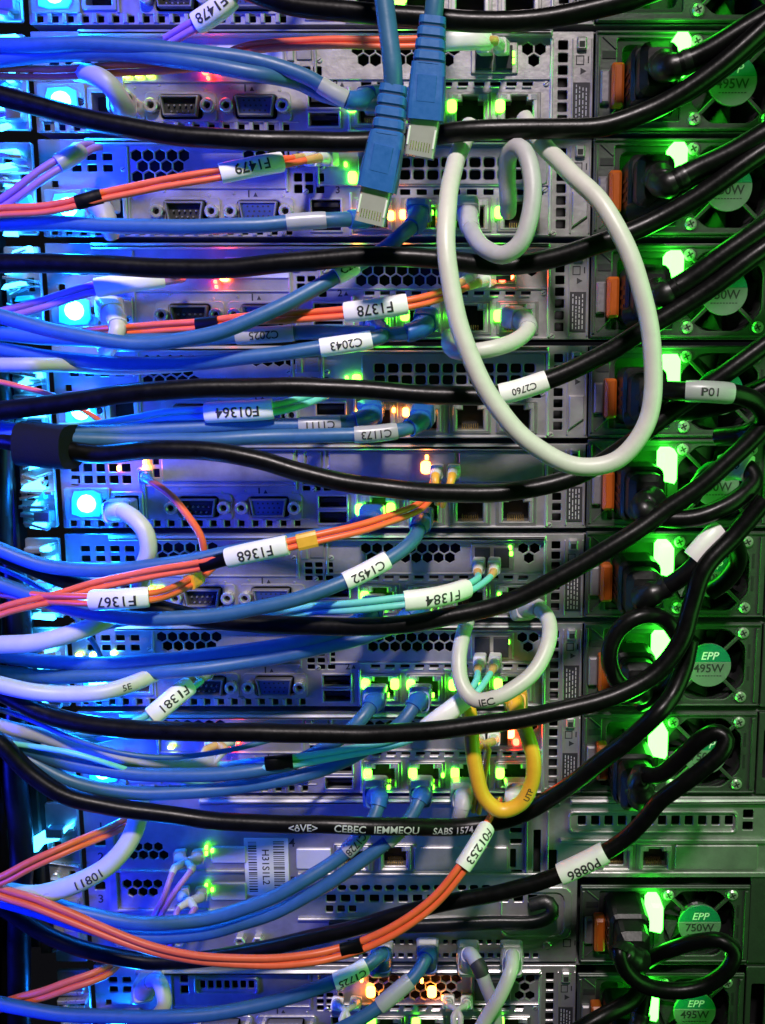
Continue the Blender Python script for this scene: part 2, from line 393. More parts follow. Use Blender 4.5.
# ------------------------------------------------------------------ the servers
EDGE = [-80, 28, 136, 240, 342.6, 441, 531, 620.6, 709, 795.6, 963, 1049]
XL, XR = -172.0, 250.0
GROUP_S = 'rack servers stacked in the cabinet'
def lamp(root, kind, px, py):
    p = at(px, py, 0) - Vector(root.location) / MM
    return link('status_light', ME[kind], root, (p.x, -0.9, p.z))
def sticker(b, x0, x1, z0, z1, lines):
    b.box(x0, x1, z0, z1, -0.1, -0.5, 'ink', 0.1)
    w = (x1 - x0) / (lines + 1)
    for i in range(lines):
        z = z0 + 1.2
        while z < z1 - 2:
            l = random.uniform(.8, 2.6); b.box(x0 + w * (i + .75), x0 + w * (i + 1.05), z, min(z1 - 1, z + l), -0.4, -0.56, 'print_grey', 0); z += l + random.uniform(.4, .9)
def one_u(k, label, slot1, slot2, watts, lamps, ports=(1, 1, 1, 1)):
    zt, zb = at(660, EDGE[k], 0).z, at(660, EDGE[k + 1], 0).z
    H = zt - zb - 2.8; s = H / 43.1
    root = tag(empty('rack_server', (0, 0, zb + 1.4)), label, 'server', GROUP_S)
    Z = lambda z: z * s
    holes = []; covers = []
    class Add:
        def box(s, *a): m = MB().box(*a); covers.append(m); return m
        def plate(s, *a): m = MB().plate(*a); covers.append(m); return m
    add = Add()
    # port openings
    P4 = [-23.3, -1.8, 19.7, 41.2]
    for x in P4: holes.append(rrect(x - 9.2, x + 9.2, Z(9.8) - 7, Z(9.8) + 7))
    for z in (5.6, 13.6): holes.append(rrect(-52.0, -37.6, Z(z) - 3.3, Z(z) + 3.3))
    for x in (-107.6, -74.7): holes.append(rrect(x - 9.2, x + 9.2, Z(11) - 4.9, Z(11) + 4.9, 1.5))
    holes += [rrect(x - 2.1, x + 2.1, 0.9, 3.6, .3) for x in [-168 + i * 6.6 for i in range(17)] if True]
    if slot2 == 'grid': holes += grid(-28, 54, Z(17.9), Z(22.0), 11, 1, .6, .4)
    else: holes += [rrect(x - 2.2, x + 2.2, Z(20.2), Z(21.8), .3) for x in [-26 + i * 7.1 for i in range(11)]]
    holes += grid(57.4, 63.2, Z(3), Z(40), 1, 7, .72)
    holes += grid(-59.5, -44.8, Z(18.8), Z(29), 3, 2 if k in (1, 2) else 3, .74, .5)
    holes.append(rrect(-147.5, -134.5, Z(7), Z(18), .5))             # management socket
    holes.append(ngon(-151.6, Z(13), 1.6, 10))
    holes.append(rrect(-167, -164, Z(22), Z(25))); holes.append(rrect(-170, -168.5, Z(5), Z(14)))
    # slot 1
    if slot1 == 'hex2': holes += hexes(-131, -103, Z(24), Z(38.5)) + hexes(-81, -60.5, Z(30), Z(38.5)) + hexes(-81, -60.5, Z(24), Z(28.6))
    elif slot1 == 'hexleft': holes += hexes(-131, -98, Z(28), Z(38.5))
    elif slot1 == 'few': holes += hexes(-121, -109, Z(27), Z(33), 4.4, 5.2)
    elif slot1 == 'strip':
        holes += grid(-119, -90, Z(30), Z(36), 7, 1, .68) + grid(-129, -123.5, Z(27.5), Z(39), 1, 2, .75)
        add.plate(rrect(-121, -88, Z(28.4), Z(37.6), 2), [rrect(-119.6, -89.4, Z(29.6), Z(36.4), 1.5)], -1.6, 1.8, 'zinc', .4)
        add.box(-60, -30, Z(26), Z(37), .2, -1.4, 'pale_plate', .4, .5) if False else None
    elif slot1 == 'blank': add.box(-124, -62, Z(24.0), Z(39), 0.2, -1.8, 'zinc', 0.6, 0.8); holes += grid(-129, -124.8, Z(25), Z(38), 1, 2)
    if slot1 in ('few', 'leds'):
        add.box(-91, -62, Z(27.5), Z(37), 0.2, -0.9, 'pale_plate', 0.3, 0.6)
        add.box(-104, -96, Z(29), Z(32.5), 0.2, -1.4, 'cage_steel', 0.4, .5)
    if k == 5: holes += grid(-168, -138, Z(22), Z(40), 5, 3, .7)
    else: holes += grid(-166, -138, Z(28), Z(38), 4, 2, .62)
    # slot 2
    if slot2 == 'hex':
        holes += hexes(-32, 17, Z(24.3), Z(38.2)) + hexes(42.5, 53.5, Z(24.3), Z(38.2), 4.6, 5.5)
        fs = add.box(20, 40.5, Z(25), Z(38.5), 0.2, -1.2, 'cage_steel', 0.4, .5)
        for x in (25.5, 34.5): fs.box(x - 3.6, x + 3.6, Z(26.5), Z(36.5), -1, -3.2, 'inner_black', 0.3)
    elif slot2 == 'grid':
        add.plate(rrect(-30, 54, Z(23), Z(39.5), 2), grid(-25, 50, Z(24.6), Z(35.5), 12, 2, .78, 1), -1.6, 1.9, 'slate_plate', 0.4)
        holes.append(rrect(-27, 52, Z(24), Z(37)))
    elif slot2 == 'blank':
        add.box(-46, 13, Z(24), Z(39.5), 0.2, -1.6, 'slate_plate', 0.5, 1.2); add.box(14.4, 54, Z(24), Z(39.5), 0.2, -1.8, 'slate_plate', 0.5, 1.2)
    fp = MB(); fp.plate(rrect(XL, 73.6, 0, Z(43.1), .4), holes, 0, 1.2, 'zinc', 0.22)
    fp.plate(rrect(160.2, XR, 0, Z(43.1), .4), [rrect(163, 170, Z(8), Z(34), 1)], -1, 2.2, 'psu_steel', 0.3)
    # pressed edges, slot ribs and seams
    fp.box(-150, 55.5, Z(40.4), Z(42.9), 0.4, -4.5, 'lip_steel', 1.1, 0.3)
    fp.box(-48, 55, Z(22.5), Z(23.4), 0.2, -1.0, 'zinc', 0.25); fp.box(-34.5, 55, 0.3, 1.1, 0.2, -1.2, 'lip_steel', 0.3)
    fp.box(-34.2, -33.0, 1, Z(19.6), 0.2, -1.3, 'lip_steel', 0.3); fp.box(-57.0, -35.2, Z(1.6), Z(18), 0.6, -0.5, 'zinc', 0.3, .6) if False else None
    fp.box(-48.6, -47.4, Z(22), Z(40), 0.2, -1.0, 'zinc', 0.3); fp.box(54.6, 56.0, 1, Z(40), 0.2, -1.5, 'lip_steel', 0.4)
    fp.box(-62.6, -61.4, Z(20), Z(40), 0.2, -0.8, 'zinc', 0.25); fp.box(-133.4, -132.2, Z(5), Z(40), 0.2, -0.8, 'zinc', 0.25)
    fp.box(-132, -62, Z(21.3), Z(22.2), 0.2, -0.9, 'zinc', 0.25)
    fp.box(-122.5, -56, 4.2, 4.9, 0.2, -0.6, 'zinc', 0.2)
    for x in (64.2, 72.6): fp.box(x, x + .7, 1.5, Z(40), 0.2, -0.8, 'zinc', 0.2)
    fp.box(66.2, 70.6, Z(35), Z(40.5), 0.2, -2.2, 'zinc', 0.6, .8); fp.box(67.2, 69.6, Z(36), Z(38.5), -1.8, -2.3, 'inner_black', 0)
    for x, z in ((-46.2, 31), (-63.8, 31), (-134.6, 30), (57.0, 1.6), (-53.6, 20.2), (-57.4, 38.2), (53.0, 21)):
        fp.cyl(x, Z(z), 1.25, 0.1, -0.7, 'bright_steel', 12, .3); fp.quad_bar((x - .8, Z(z) - .5), (x + .8, Z(z) + .5), .35, -.6, -.74, 'inner_black', 0)
    for x in (-128, -117, -97, -86, -64): fp.cyl(x, Z(20.3 - (x % 3)), .7, 0.1, -0.4, 'zinc', 10, .2)
    for i in range(11): fp.box(-28.6 + i * 7.1, -24.4 + i * 7.1, Z(19.1), Z(19.9), .2, -.9, 'lip_steel', .25) if slot2 != 'grid' else None
    for i in range(17): fp.box(-170.4 + i * 6.6, -169.3 + i * 6.6 + .9, 0.5, 4.4, .2, -1.3, 'zinc', .3)
    fp.box(-60.4, -57.2, Z(30.5), Z(39), .2, -1.2, 'zinc', .4, .4); fp.box(-56.2, -49.5, Z(31), Z(39.4), .2, -.8, 'slate_plate', .3, .6)
    # markings: lightning box, arrow, slot numbers, sticker
    fp.text('1\u25b2', -78.5, Z(18.9), 4.2, -0.12, 'ink', 0, 0, .1) if False else fp.text('1', -79.2, Z(18.9), 4.4, -0.12, 'ink', 0, 0, .12)
    fp.prism([(-77.2, Z(18.9) - 1), (-75.2, Z(18.9) - 1), (-76.2, Z(18.9) + .9)], 0, -0.12, 'ink', 0)
    fp.text('3' if slot2 == 'grid' else '2', -39.4, Z(20.8), 4.4, -0.12, 'ink', 0, 0, .12)
    if slot2 != 'grid': fp.prism([(-37.6, Z(20.8) - 1), (-35.6, Z(20.8) - 1), (-36.6, Z(20.8) + .9)], 0, -0.12, 'ink', 0)
    for q in (rrect(66, 69.6, Z(29), Z(29) + .4), rrect(66, 69.6, Z(32.6), Z(32.6) + .4), rrect(66, 66.4, Z(29.2), Z(32.8)), rrect(69.2, 69.6, Z(29.2), Z(32.8))): fp.prism(q, 0, -0.12, 'ink', 0)
    fp.text('1', 71.4, Z(31), 3.8, -0.12, 'ink', 0, 0, .1); fp.prism([(68, Z(25)), (70.6, Z(26.4)), (68, Z(27.8))], 0, -0.12, 'ink', 0)
    if k not in (2, 4): sticker(fp, 65.0, 72.3, Z(3.5), Z(21.5), 4)
    else: fp.prism([(65.2, Z(4)), (72.2, Z(9)), (72.2, Z(20)), (65.2, Z(20))], 0.1, -1.6, 'zinc', .5)
    fp.build('faceplate', root)
    for m in covers: m.build('slot_cover', root)
    ch = MB(); ch.box(XL + 1, XR - 1, 0.4, Z(42.7), 320, 17, 'inner_black', 0); ch.box(XL + .4, XR - .4, Z(42.75), Z(43.05), 320, 1.3, 'zinc', 0); ch.box(XL + .4, XR - .4, 0.05, 0.35, 320, 1.3, 'zinc', 0)
    ch.build('chassis', root)
    link('serial_port', ME['serial'], root, (-107.6, 0, Z(11))); link('video_port', ME['video'], root, (-74.7, 0, Z(11)))
    for z in (5.6, 13.6): link('usb_port', ME['usb'], root, (-44.8, 0, Z(z)))
    for x in P4: link('network_port', ME['rj'], root, (x, 0, Z(9.8)))
    b = MB(); b.plate(rrect(-148.5, -133.5, Z(6), Z(19), .8), [rrect(-146.5, -135.5, Z(8), Z(17), .4)], -1.2, 8, 'nickel', 0.3); b.box(-147, -135, Z(7.5), Z(17.5), 9, 8, 'inner_black', 0)
    b.build('management_port', root)
    b = MB(); b.plate(rrect(-170.6, -149, Z(4.5), Z(21), 1.2), [ngon(-151.6, Z(13), 1.7, 12)], -1.4, 1.2, 'zinc', 0.4); b.cyl(-151.6, Z(13), 1.3, 0, -0.9, 'inner_black', 8, .2)
    b.build('ear', root)
    link('locator_light_glow', ME['blue'], root, (-159.6, -1.2, Z(13)))
    power_supply(root, 74.3, 0.6, watts)
    for a in lamps: lamp(root, *a)
    return root
one_u(0, 'topmost server, only its lower edge with ports showing', 'hexleft', 'hex', '750W', [('green', 400, 5), ('green', 402, -2)])
one_u(1, 'server behind the two loose blue plugs, with a row of yellow-green lights at upper left', 'leds', 'hex', '495W',
      [('lime', 122, 63), ('lime', 134, 63), ('lime', 128, 77), ('lime', 140, 77), ('lime', 151, 76), ('red', 206, 72), ('red', 216, 71), ('tinyred', 209, 79), ('lime', 123, 92), ('tiny', 513, 55), ('tiny', 513, 62),
       ('green', 352, 107), ('green', 452, 107), ('green', 500, 107)])
one_u(2, 'server behind the fibre labelled F1479, with hexagonal vents at upper left', 'hex2', 'grid', '750W',
      [('green', 353, 178), ('tiny', 346, 165), ('amber', 354, 215), ('amber', 391, 216), ('amber', 403, 215), ('tiny', 432, 213), ('green', 499, 213)])
one_u(3, 'server with red status lights behind the fibre labelled F1378', 'few', 'hex', '750W',
      [('ember', 225, 276), ('tinyred', 216, 282), ('tinyred', 217, 287), ('ember', 509, 274), ('red', 502, 279), ('green', 380, 322), ('green', 405, 315), ('green', 383, 321), ('tiny', 438, 320), ('tiny', 449, 316), ('green', 498, 316)])
one_u(4, 'server with two amber port lights under the fibre labelled F01364', 'hex2', 'grid', '750W',
      [('tiny', 347, 378), ('green', 357, 380), ('amber', 360, 413), ('amber', 406, 412), ('tinyamber', 394, 410)])
one_u(5, 'server with blank slot covers and one amber light in the middle', 'blank', 'blank', '750W',
      [('fire', 426, 467), ('tinyamber', 427, 457), ('tinyamber', 120, 468), ('amber', 147, 469), ('tinyamber', 146, 462), ('green', 360, 509), ('green', 391, 508), ('tiny', 411, 512), ('tiny', 379, 512)])
one_u(6, 'server behind the blue C1452 cable and the fibre labelled F1384', 'hexleft', 'hex', '750W',
      [('tiny', 510, 547), ('tiny', 511, 553), ('tiny', 507, 553), ('green', 365, 596), ('tiny', 385, 607), ('tiny', 430, 608), ('tiny', 499, 594), ('lime', 152, 588), ('lime', 160, 588)])
one_u(7, 'server with unobstructed 495W fan badge and a white cable loop on its ports', 'hexleft', 'hex', '495W',
      [('tiny', 508, 641), ('green', 366, 683), ('tiny', 388, 694), ('green', 395, 683), ('green', 411, 684), ('tiny', 433, 694), ('green', 453, 684), ('tiny', 480, 684), ('green', 498, 683), ('lime', 80, 654), ('lime', 94, 654), ('lime', 115, 652)])
one_u(8, 'server with a glowing red card light behind the yellow cable loop', 'hexleft', 'hex', '750W',
      [('red', 233, 743), ('tinyred', 226, 747), ('tinyred', 239, 741), ('ember', 510, 732), ('red', 502, 739), ('red', 516, 741), ('green', 368, 773), ('tiny', 389, 786), ('green', 413, 772), ('tiny', 433, 786), ('green', 455, 772), ('tiny', 443, 774), ('green', 500, 772), ('lime', 172, 746)])

def two_u():
    zt, zb = at(660, EDGE[9], 0).z, at(660, EDGE[10], 0).z
    H = zt - zb - 1.3
    root = tag(empty('rack_server', (0, 0, zb + .65)), 'double-height server with slot numbers 1 to 5 and a barcode sticker', 'server', GROUP_S)
    o = Vector(root.location) / MM
    def Q(px, py): p = at(px, py, 0) - o; return p.x, p.z
    def R(x0, y0, x1, y1, r=0.6): a, b = Q(x0, y1), Q(x1, y0); return rrect(a[0], b[0], a[1], b[1], r)
    def G(x0, y0, x1, y1, nx, nz, f=.7, r=.5): a, b = Q(x0, y1), Q(x1, y0); return grid(a[0], b[0], a[1], b[1], nx, nz, f, r)
    def HX(x0, y0, x1, y1): a, b = Q(x0, y1), Q(x1, y0); return hexes(a[0], b[0], a[1], b[1], 4.4, 5.1)
    holes = HX(124, 843, 172, 865) + HX(124, 880, 166, 903)
    holes += G(324, 893, 540, 904, 15, 1, .66) + G(324, 904, 358, 914, 3, 1, .66) + G(324, 884, 540, 892, 18, 1, .7, 1.0)
    holes += [R(95, 838, 105, 846), R(95, 882, 105, 890), R(344, 848, 362, 866), R(384, 848, 406, 866), R(510, 849, 516, 868), R(533, 830, 541, 878), R(546, 850, 557, 876), R(510, 828, 522, 833), R(510, 839, 522, 844), R(511, 870, 522, 876)]
    holes += [R(608, 850, 624, 865), R(642, 849, 668, 866)]
    holes += G(575, 813, 736, 828, 12, 1, .62, .5) + G(740, 808, 756, 832, 1, 2, .7)
    holes += G(345, 938, 520, 946, 20, 1, .5, .3) + G(325, 952, 540, 959, 24, 1, .6, .3)
    b = MB(); xs = Q(579, 900)[0]
    top = at(660, 874, 0).z - o.z
    outer = [(XL, 0), (73.4, 0), (73.4, top), (XR, top), (XR, H), (XL, H)]
    b.plate(outer, holes, 0, 1.2, 'zinc', 0.25)
    b.plate(rrect(160.2, XR, 0, top - .5, .4), [], -1, 2.2, 'psu_steel', 0.3)
    def bar(x0, y0, x1, y1, m='zinc', h=1.4, yb=0.3, c=.4, r=0.3): b.prism(R(x0, y0, x1, y1, r), yb, -h, m, c)
    bar(200, 798, 560, 803, 'lip_steel', 2.6, .3, .9); bar(570, 798, 790, 803, 'lip_steel', 2.6, .3, .9)
    for y in (872, 917): bar(298, y, 545, y + 3, 'zinc', 1.6)
    bar(560, 838, 765, 842, 'zinc', 2); bar(560, 870, 765, 875, 'zinc', 2.4)
    bar(117, 869, 245, 872, 'zinc', 1.5); bar(117, 908, 245, 911, 'zinc', 1.5); bar(112, 835, 115, 920, 'zinc', 1.4)
    bar(212, 846, 246, 862, 'pale_plate', 1.2, .3, .4, .8); bar(212, 882, 246, 899, 'pale_plate', 1.2, .3, .4, .8)
    bar(297, 848, 331, 868, 'pale_plate', 1.2, .3, .4, .8); bar(414, 846, 508, 869, 'zinc', 1.4, .3, .5, 1); bar(674, 844, 758, 868, 'zinc', 1.6, .3, .5, 1)
    bar(546, 810, 549, 880, 'zinc', 1.6); bar(525, 810, 528, 880, 'zinc', 1.4)
    # raised frame round the row of square holes
    fr0 = Q(568, 832); fr1 = Q(738, 810); b.plate(rrect(fr0[0], fr1[0], fr0[1], fr1[1], 2.5), [rrect(fr0[0] + 1.2, fr1[0] - 1.2, fr0[1] + 1.2, fr1[1] - 1.2, 2)], -1.6, 1.8, 'zinc', .4)
    # handle recess at the right of the centre block, with the black grip
    fr0 = Q(500, 956); fr1 = Q(572, 886)
    b.plate(rrect(fr0[0], fr1[0], fr0[1] + 10, fr1[1], 5), [rrect(fr0[0] + 1, fr1[0] - 4, fr0[1] + 12, fr1[1] - 3, 4)], -1.4, 1.6, 'zinc', .4)
    for t, x, y in (('1', 101, 827), ('2', 101, 857), ('3', 101, 899), ('4', 292, 843), ('5', 293, 881)):
        c = Q(x, y); b.text(t, c[0], c[1], 6.2, -0.12, 'ink', 0, 0, .1)
    c = Q(575, 943); b.text('1', c[0], c[1], 3.8, -0.12, 'ink', 0, 0, .1)
    bb = R(563, 939, 571, 947, 0); b.plate(bb, [offset(bb, -.45)], -.12, .12, 'ink', 0)
    c = Q(547, 945); b.cyl(c[0], c[1], 2.2, 0, -1, 'zinc', 14, .5)
    # VGA standoffs and knobs of the bottom row
    for px in (241, 259, 181, 122): c = Q(px, 938); b.plate(ngon(c[0], c[1], 3.0, 6), [ngon(c[0], c[1], 1.4, 10)], -4, 4, 'bright_steel', .35)
    b.build('faceplate', root)
    ch = MB(); ch.prism([(XL + 1, .4), (XR - 1, .4), (XR - 1, H - .4), (XL + 1, H - .4)], 320, 17, 'inner_black', 0); ch.box(XL + .4, XR - .4, H - .35, H - .05, 320, 1.3, 'zinc', 0)
    ch.build('chassis', root)
    s = MB(); q = R(246, 838, 288, 895, .4); s.prism(q, 0.1, -0.4, 'barcode_paper', .1)
    x0, z0 = min(p[0] for p in q), min(p[1] for p in q); x1 = max(p[0] for p in q); z1 = max(p[1] for p in q); z = z0 + 1
    for xa, xb in ((x0 + 2, x0 + 6.2), (x1 - 7.5, x1 - 2)):
        z = z0 + 2
        while z < z1 - 2:
            w = random.choice((.35, .5, .8)); s.box(xa, xb, z, min(z1 - 1.6, z + w), -.3, -.46, 'ink', 0); z += w + random.choice((.4, .6, .9))
    s.text('H31S1L2', (x0 + x1) / 2 - 0.6, (z0 + z1) / 2, 5.0, -.46, 'ink', -math.pi / 2, 0, .06, 1.05)
    s.build('barcode_sticker', root)
    for px in (353, 395, 616, 655):
        c = Q(px, 857); link('network_port', ME['rj'], root, (c[0], 0, c[1]))
    g = MB()
    pts = [at(x, y, d) - o for x, y, d in ((330, 927, 6), (420, 926, 9), (490, 923, 10), (540, 921, 10), (553, 912, 9), (548, 902, 7), (530, 905, 6))]
    pts = resample(pts, 2.5); g.sweep(pts, [(3.4, 2.4)] * len(pts), 'black_plastic', 12, 2.6)
    g.build('handle', root)
    power_supply(root, 75.0, 1.0, '750W')
    for py in (846, 852, 884, 891): lamp(root, 'tiny', 207, py)
    for py in (849, 888): lamp(root, 'tiny', 213, py)
    link('locator_light_glow', MB().prism([Q(*p) for p in ((33, 849), (42, 847), (47, 840), (62, 836), (76, 820), (64, 826), (52, 823), (45, 830), (34, 836))], 0, -5, 'painted_glint', .5).build('locator_light_glow', mesh_only=True), root)  # added glowing blob for a blue reflection, no lamp of its own
    return root
def catmull(P, n=10):
    out = []; Q = [P[0] * 2 - P[1]] + list(P) + [P[-1] * 2 - P[-2]]
    for i in range(1, len(Q) - 2):
        p0, p1, p2, p3 = Q[i - 1:i + 3]
        t0 = 0; t1 = t0 + max(1e-3, (p1 - p0).length) ** .5; t2 = t1 + max(1e-3, (p2 - p1).length) ** .5; t3 = t2 + max(1e-3, (p3 - p2).length) ** .5
        for j in range(n):
            t = t1 + (t2 - t1) * j / n
            a1 = p0 * ((t1 - t) / (t1 - t0)) + p1 * ((t - t0) / (t1 - t0)); a2 = p1 * ((t2 - t) / (t2 - t1)) + p2 * ((t - t1) / (t2 - t1)); a3 = p2 * ((t3 - t) / (t3 - t2)) + p3 * ((t - t2) / (t3 - t2))
            b1 = a1 * ((t2 - t) / (t2 - t0)) + a2 * ((t - t0) / (t2 - t0)); b2 = a2 * ((t3 - t) / (t3 - t1)) + a3 * ((t - t1) / (t3 - t1))
            out.append(b1 * ((t2 - t) / (t2 - t1)) + b2 * ((t - t1) / (t2 - t1)))
    out.append(P[-1]); return out
def resample(P, step=2.0):
    P = catmull(P); L = [0]
    for a, b in zip(P, P[1:]): L.append(L[-1] + (b - a).length)
    n = max(4, int(L[-1] / step)); out = []; j = 0
    for i in range(n + 1):
        s = L[-1] * i / n
        while j < len(L) - 2 and L[j + 1] < s: j += 1
        t = (s - L[j]) / max(1e-6, L[j + 1] - L[j]); out.append(P[j].lerp(P[j + 1], t))
    return out
two_u()
one_u(10, 'bottom server with two amber lit card cages along the lower photo edge', 'strip', 'hex', '495W',
      [('fire', 371, 990), ('fire', 432, 990), ('tinyamber', 362, 978), ('tinyamber', 380, 996), ('tinyamber', 422, 979), ('tinyamber', 443, 996), ('green', 372, 1021), ('green', 416, 1021), ('green', 500, 1020)])

# ------------------------------------------------------------------ rails, posts and duct on the left
def rail(k0, k1, label):
    zt, zb = at(300, EDGE[k0], 0).z, at(300, EDGE[k1], 0).z; H = zt - zb
    root = tag(empty('rail_bracket', (0, 0, zb)), label, 'rail bracket', 'rail brackets beside the servers')
    b = MB()
    b.plate(rrect(-190, -174, 2, H - 3, 1), [rrect(-188, -184, H * .35, H * .35 + 4, .5), rrect(-187, -183, H * .7, H * .7 + 3.5, .5), rrect(-180, -177, H * .5, H * .5 + 6, .5)], -2, 2, 'zinc', .4)
    b.box(-183, -175, H * .12, H * .25, -2, -7, 'zinc', .8, .8); b.box(-189, -180, H * .78, H * .84, -2, -6, 'zinc', .6, .5)
    b.build('bracket_plate', root)
    c = MB()
    for i in range(9):
        z = H * (.12 + .085 * i); c.quad_bar((-189 + random.uniform(-1, 2), z), (-175 + random.uniform(-3, 1), z + random.uniform(-3.5, 5)), random.uniform(.7, 2.4), -2, -4 - random.uniform(0, 4), 'bright_steel', .4)
    c.build('latch_spring', root)
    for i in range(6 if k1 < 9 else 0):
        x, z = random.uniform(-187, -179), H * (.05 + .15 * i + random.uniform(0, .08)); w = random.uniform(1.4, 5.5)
        e = MB(); e.prism([(x - w, z - 1.0), (x + w, z - .4 + random.uniform(-2, 1)), (x + w * .8, z + 1.6 + random.uniform(0, 3)), (x - w * .7, z + 1.2)], -2, -6, 'painted_glint' if i != 2 else 'painted_glow', .5); e.build('cyan_glint', root)  # added glowing pieces stand for blue LED reflections on the bracket
    d = MB(); d.cyl(-186, H * .55, 2.2, -2, -5, 'bright_steel', 12, .6); d.build('rail_pin', root)
RL = ['top', 'second', 'third', 'fourth', 'fifth', 'sixth', 'seventh', 'eighth', 'ninth']
for k in range(9): rail(k, k + 1, 'metal rail bracket at the left end of the %s server from the top' % RL[k])
rail(9, 10, 'metal rail bracket at the left end of the double-height server'); rail(10, 11, 'metal rail bracket at the left end of the bottom server')
b = MB()
for side in ((-214, -205), (-198, -193)): b.box(side[0], side[1], -440, 60, 8, -1, 'duct_black', 1)
b.box(-205, -198, -440, 60, 8, 5, 'duct_black', .2)
for i in range(33): b.box(-205, -198, -436 + i * 15, -432 + i * 15, 6, -1, 'duct_black', .4)
tag(b.build('rack_post'), 'black perforated rack post standing along the left photo edge', 'rack post')
b = MB()
b.box(-330, -214.5, -440, 60, 4, -14, 'duct_black', 2)
tag(b.build('cable_duct'), 'black vertical cable duct panel beyond the left rack post', 'cable duct')

# ------------------------------------------------------------------ cables
class Path:
    def __init__(s, P, step=2.0):
        s.p = resample(P, step); s.L = [0.0]
        ph = [random.uniform(0, 6.28) for _ in range(6)]; n = len(s.p)
        for i, q in enumerate(s.p):                 # hand-laid cables are never quite smooth
            e = min(1, min(i, n - 1 - i) / 16); l = i * step
            dx = .26 * math.sin(l * .075 + ph[0]) + .10 * math.sin(l * .23 + ph[1]); dz = .26 * math.sin(l * .065 + ph[2]) + .10 * math.sin(l * .19 + ph[3])
            s.p[i] = q + Vector((dx, .3 * math.sin(l * .09 + ph[4]), dz)) * e
        for a, b in zip(s.p, s.p[1:]): s.L.append(s.L[-1] + (b - a).length)
        s.px = [to_px(q) for q in s.p]; s.n = len(s.p)
    def near(s, px, py): return min(range(s.n), key=lambda i: (s.px[i][0] - px) ** 2 + (s.px[i][1] - py) ** 2)
    def sub(s, i, j, m=None):
        if i > j: i, j = j, i
        if j - i < 3: i = max(0, i - 2); j = min(s.n - 1, j + 2)
        return s.p[i:j + 1]
def outs(px, py, lens):                             # points leading straight out of the rack at a socket
    p = at(px, py, 0); return [Vector((p.x, -l, p.z)) for l in lens]
def along(pts, dist):                               # index range lookup by distance from start
    l = 0
    for i in range(1, len(pts)):
        l += (pts[i] - pts[i - 1]).length
        if l >= dist: return i
    return len(pts) - 1
def label_sleeve(root, path, p0, p1, r, body, upside, m='label_white', a=None, b=None, size=None, name='cable_label', gap=0.0, tilt=0.0):
    i, j = path.near(*p0), path.near(*p1); pts = path.sub(i, j)
    pts = resample([pts[0], pts[len(pts) // 3], pts[2 * len(pts) // 3], pts[-1]], 1.5); n = len(pts)
    a = (a or r + 1.6) * .82; b = (b or r + 0.7) * .92; a = max(a, r + .4); b = max(b, r + .25); size = (size or a * 1.25) * .94; fr = front_frames(pts); mb = MB()
    mb.sweep(pts, [(a * (.96 if q in (0, n - 1) else 1), b * (.96 if q in (0, n - 1) else 1)) for q in range(n)], m, 16, 2.4, fr)
    if body: wrap_text(mb, pts, fr, a, b, body, upside, size, 'ink')
    return mb.build(name, root)
def wrap_text(mb, pts, fr, a, b, body, upside, size, m, shift=0.0, sx=1.0, power=2.4):
    L = [0.0]
    for p, q in zip(pts, pts[1:]): L.append(L[-1] + (q - p).length)
    right = (pts[-1] - pts[0]).x
    sg = 1 if (right > 0) != upside else -1
    vs, fs = glyphs(body, size, 0, size * .012, sx); base = len(mb.v); mid = L[-1] / 2 + shift
    w = max(abs(v[0]) for v in vs) * 2
    k = min(1, L[-1] * .9 / w)
    for x, z in vs:
        s = min(max(mid + sg * x * k, 0), L[-1] - 1e-4); i = 0
        i = max(q for q in range(len(L) - 1) if L[q] <= s); t = (s - L[i]) / (L[i + 1] - L[i])
        p = pts[i].lerp(pts[i + 1], t); T, N, F = fr[i]
        e2 = F.cross(T) * sg                        # a quarter turn left of the reading direction, seen from the front
        v = max(-.92, min(.92, z / a)); f = b * (1 - abs(v) ** power) ** (1 / power) + 0.10
        mb.v.append(p + e2 * (v * a) + F * f)
    mi = mb.mi(m)
    for f in fs: mb.face(tuple(base + q for q in (f if True else f[::-1])), mi)
def ext(pts):                                       # carry a cable on past where the photograph stops
    pts = list(pts)
    for e, st in ((0, 1), (-1, -2)):
        a, b = pts[e], pts[st]
        if a[0] < -5 or a[0] > 795 or a[1] < -8 or a[1] > 1040:
            l = math.hypot(a[0] - b[0], a[1] - b[1]); q = (a[0] + (a[0] - b[0]) / l * 130, a[1] + (a[1] - b[1]) / l * 130, a[2])
            pts.insert(0, q) if e == 0 else pts.append(q)
    return pts
def rj_plug(root, pts, m, boot, clear=True):        # pts start inside the socket and lead out
    mb = MB(); i1 = along(pts, 9); i2 = along(pts, 22); i3 = along(pts, 34); fr = transport(pts)
    if clear: mb.sweep(pts[:i1 + 1], [(5.7, 4.0)] * (i1 + 1), 'clear_plastic', 16, 6, fr[:i1 + 1])
    seg = pts[i1 - 1:i2 + 1]; mb.sweep(seg, [(5.3 - .5 * q / len(seg), 5.0 - .5 * q / len(seg)) for q in range(len(seg))], m, 20, 5, fr[i1 - 1:i2 + 1])
    o = mb.build('plug', root)
    seg = pts[i2:i3 + 1]; n = len(seg); mb = MB()
    mb.sweep(seg, [((4.8 - .9 * q / n) * (1 if q % 2 else .92), (4.6 - .8 * q / n) * (1 if q % 2 else .92)) for q in range(n)], boot, 14, 2.4, fr[i2:i3 + 1])
    mb.build('boot', root)
    for q in ():
        pass
    return o
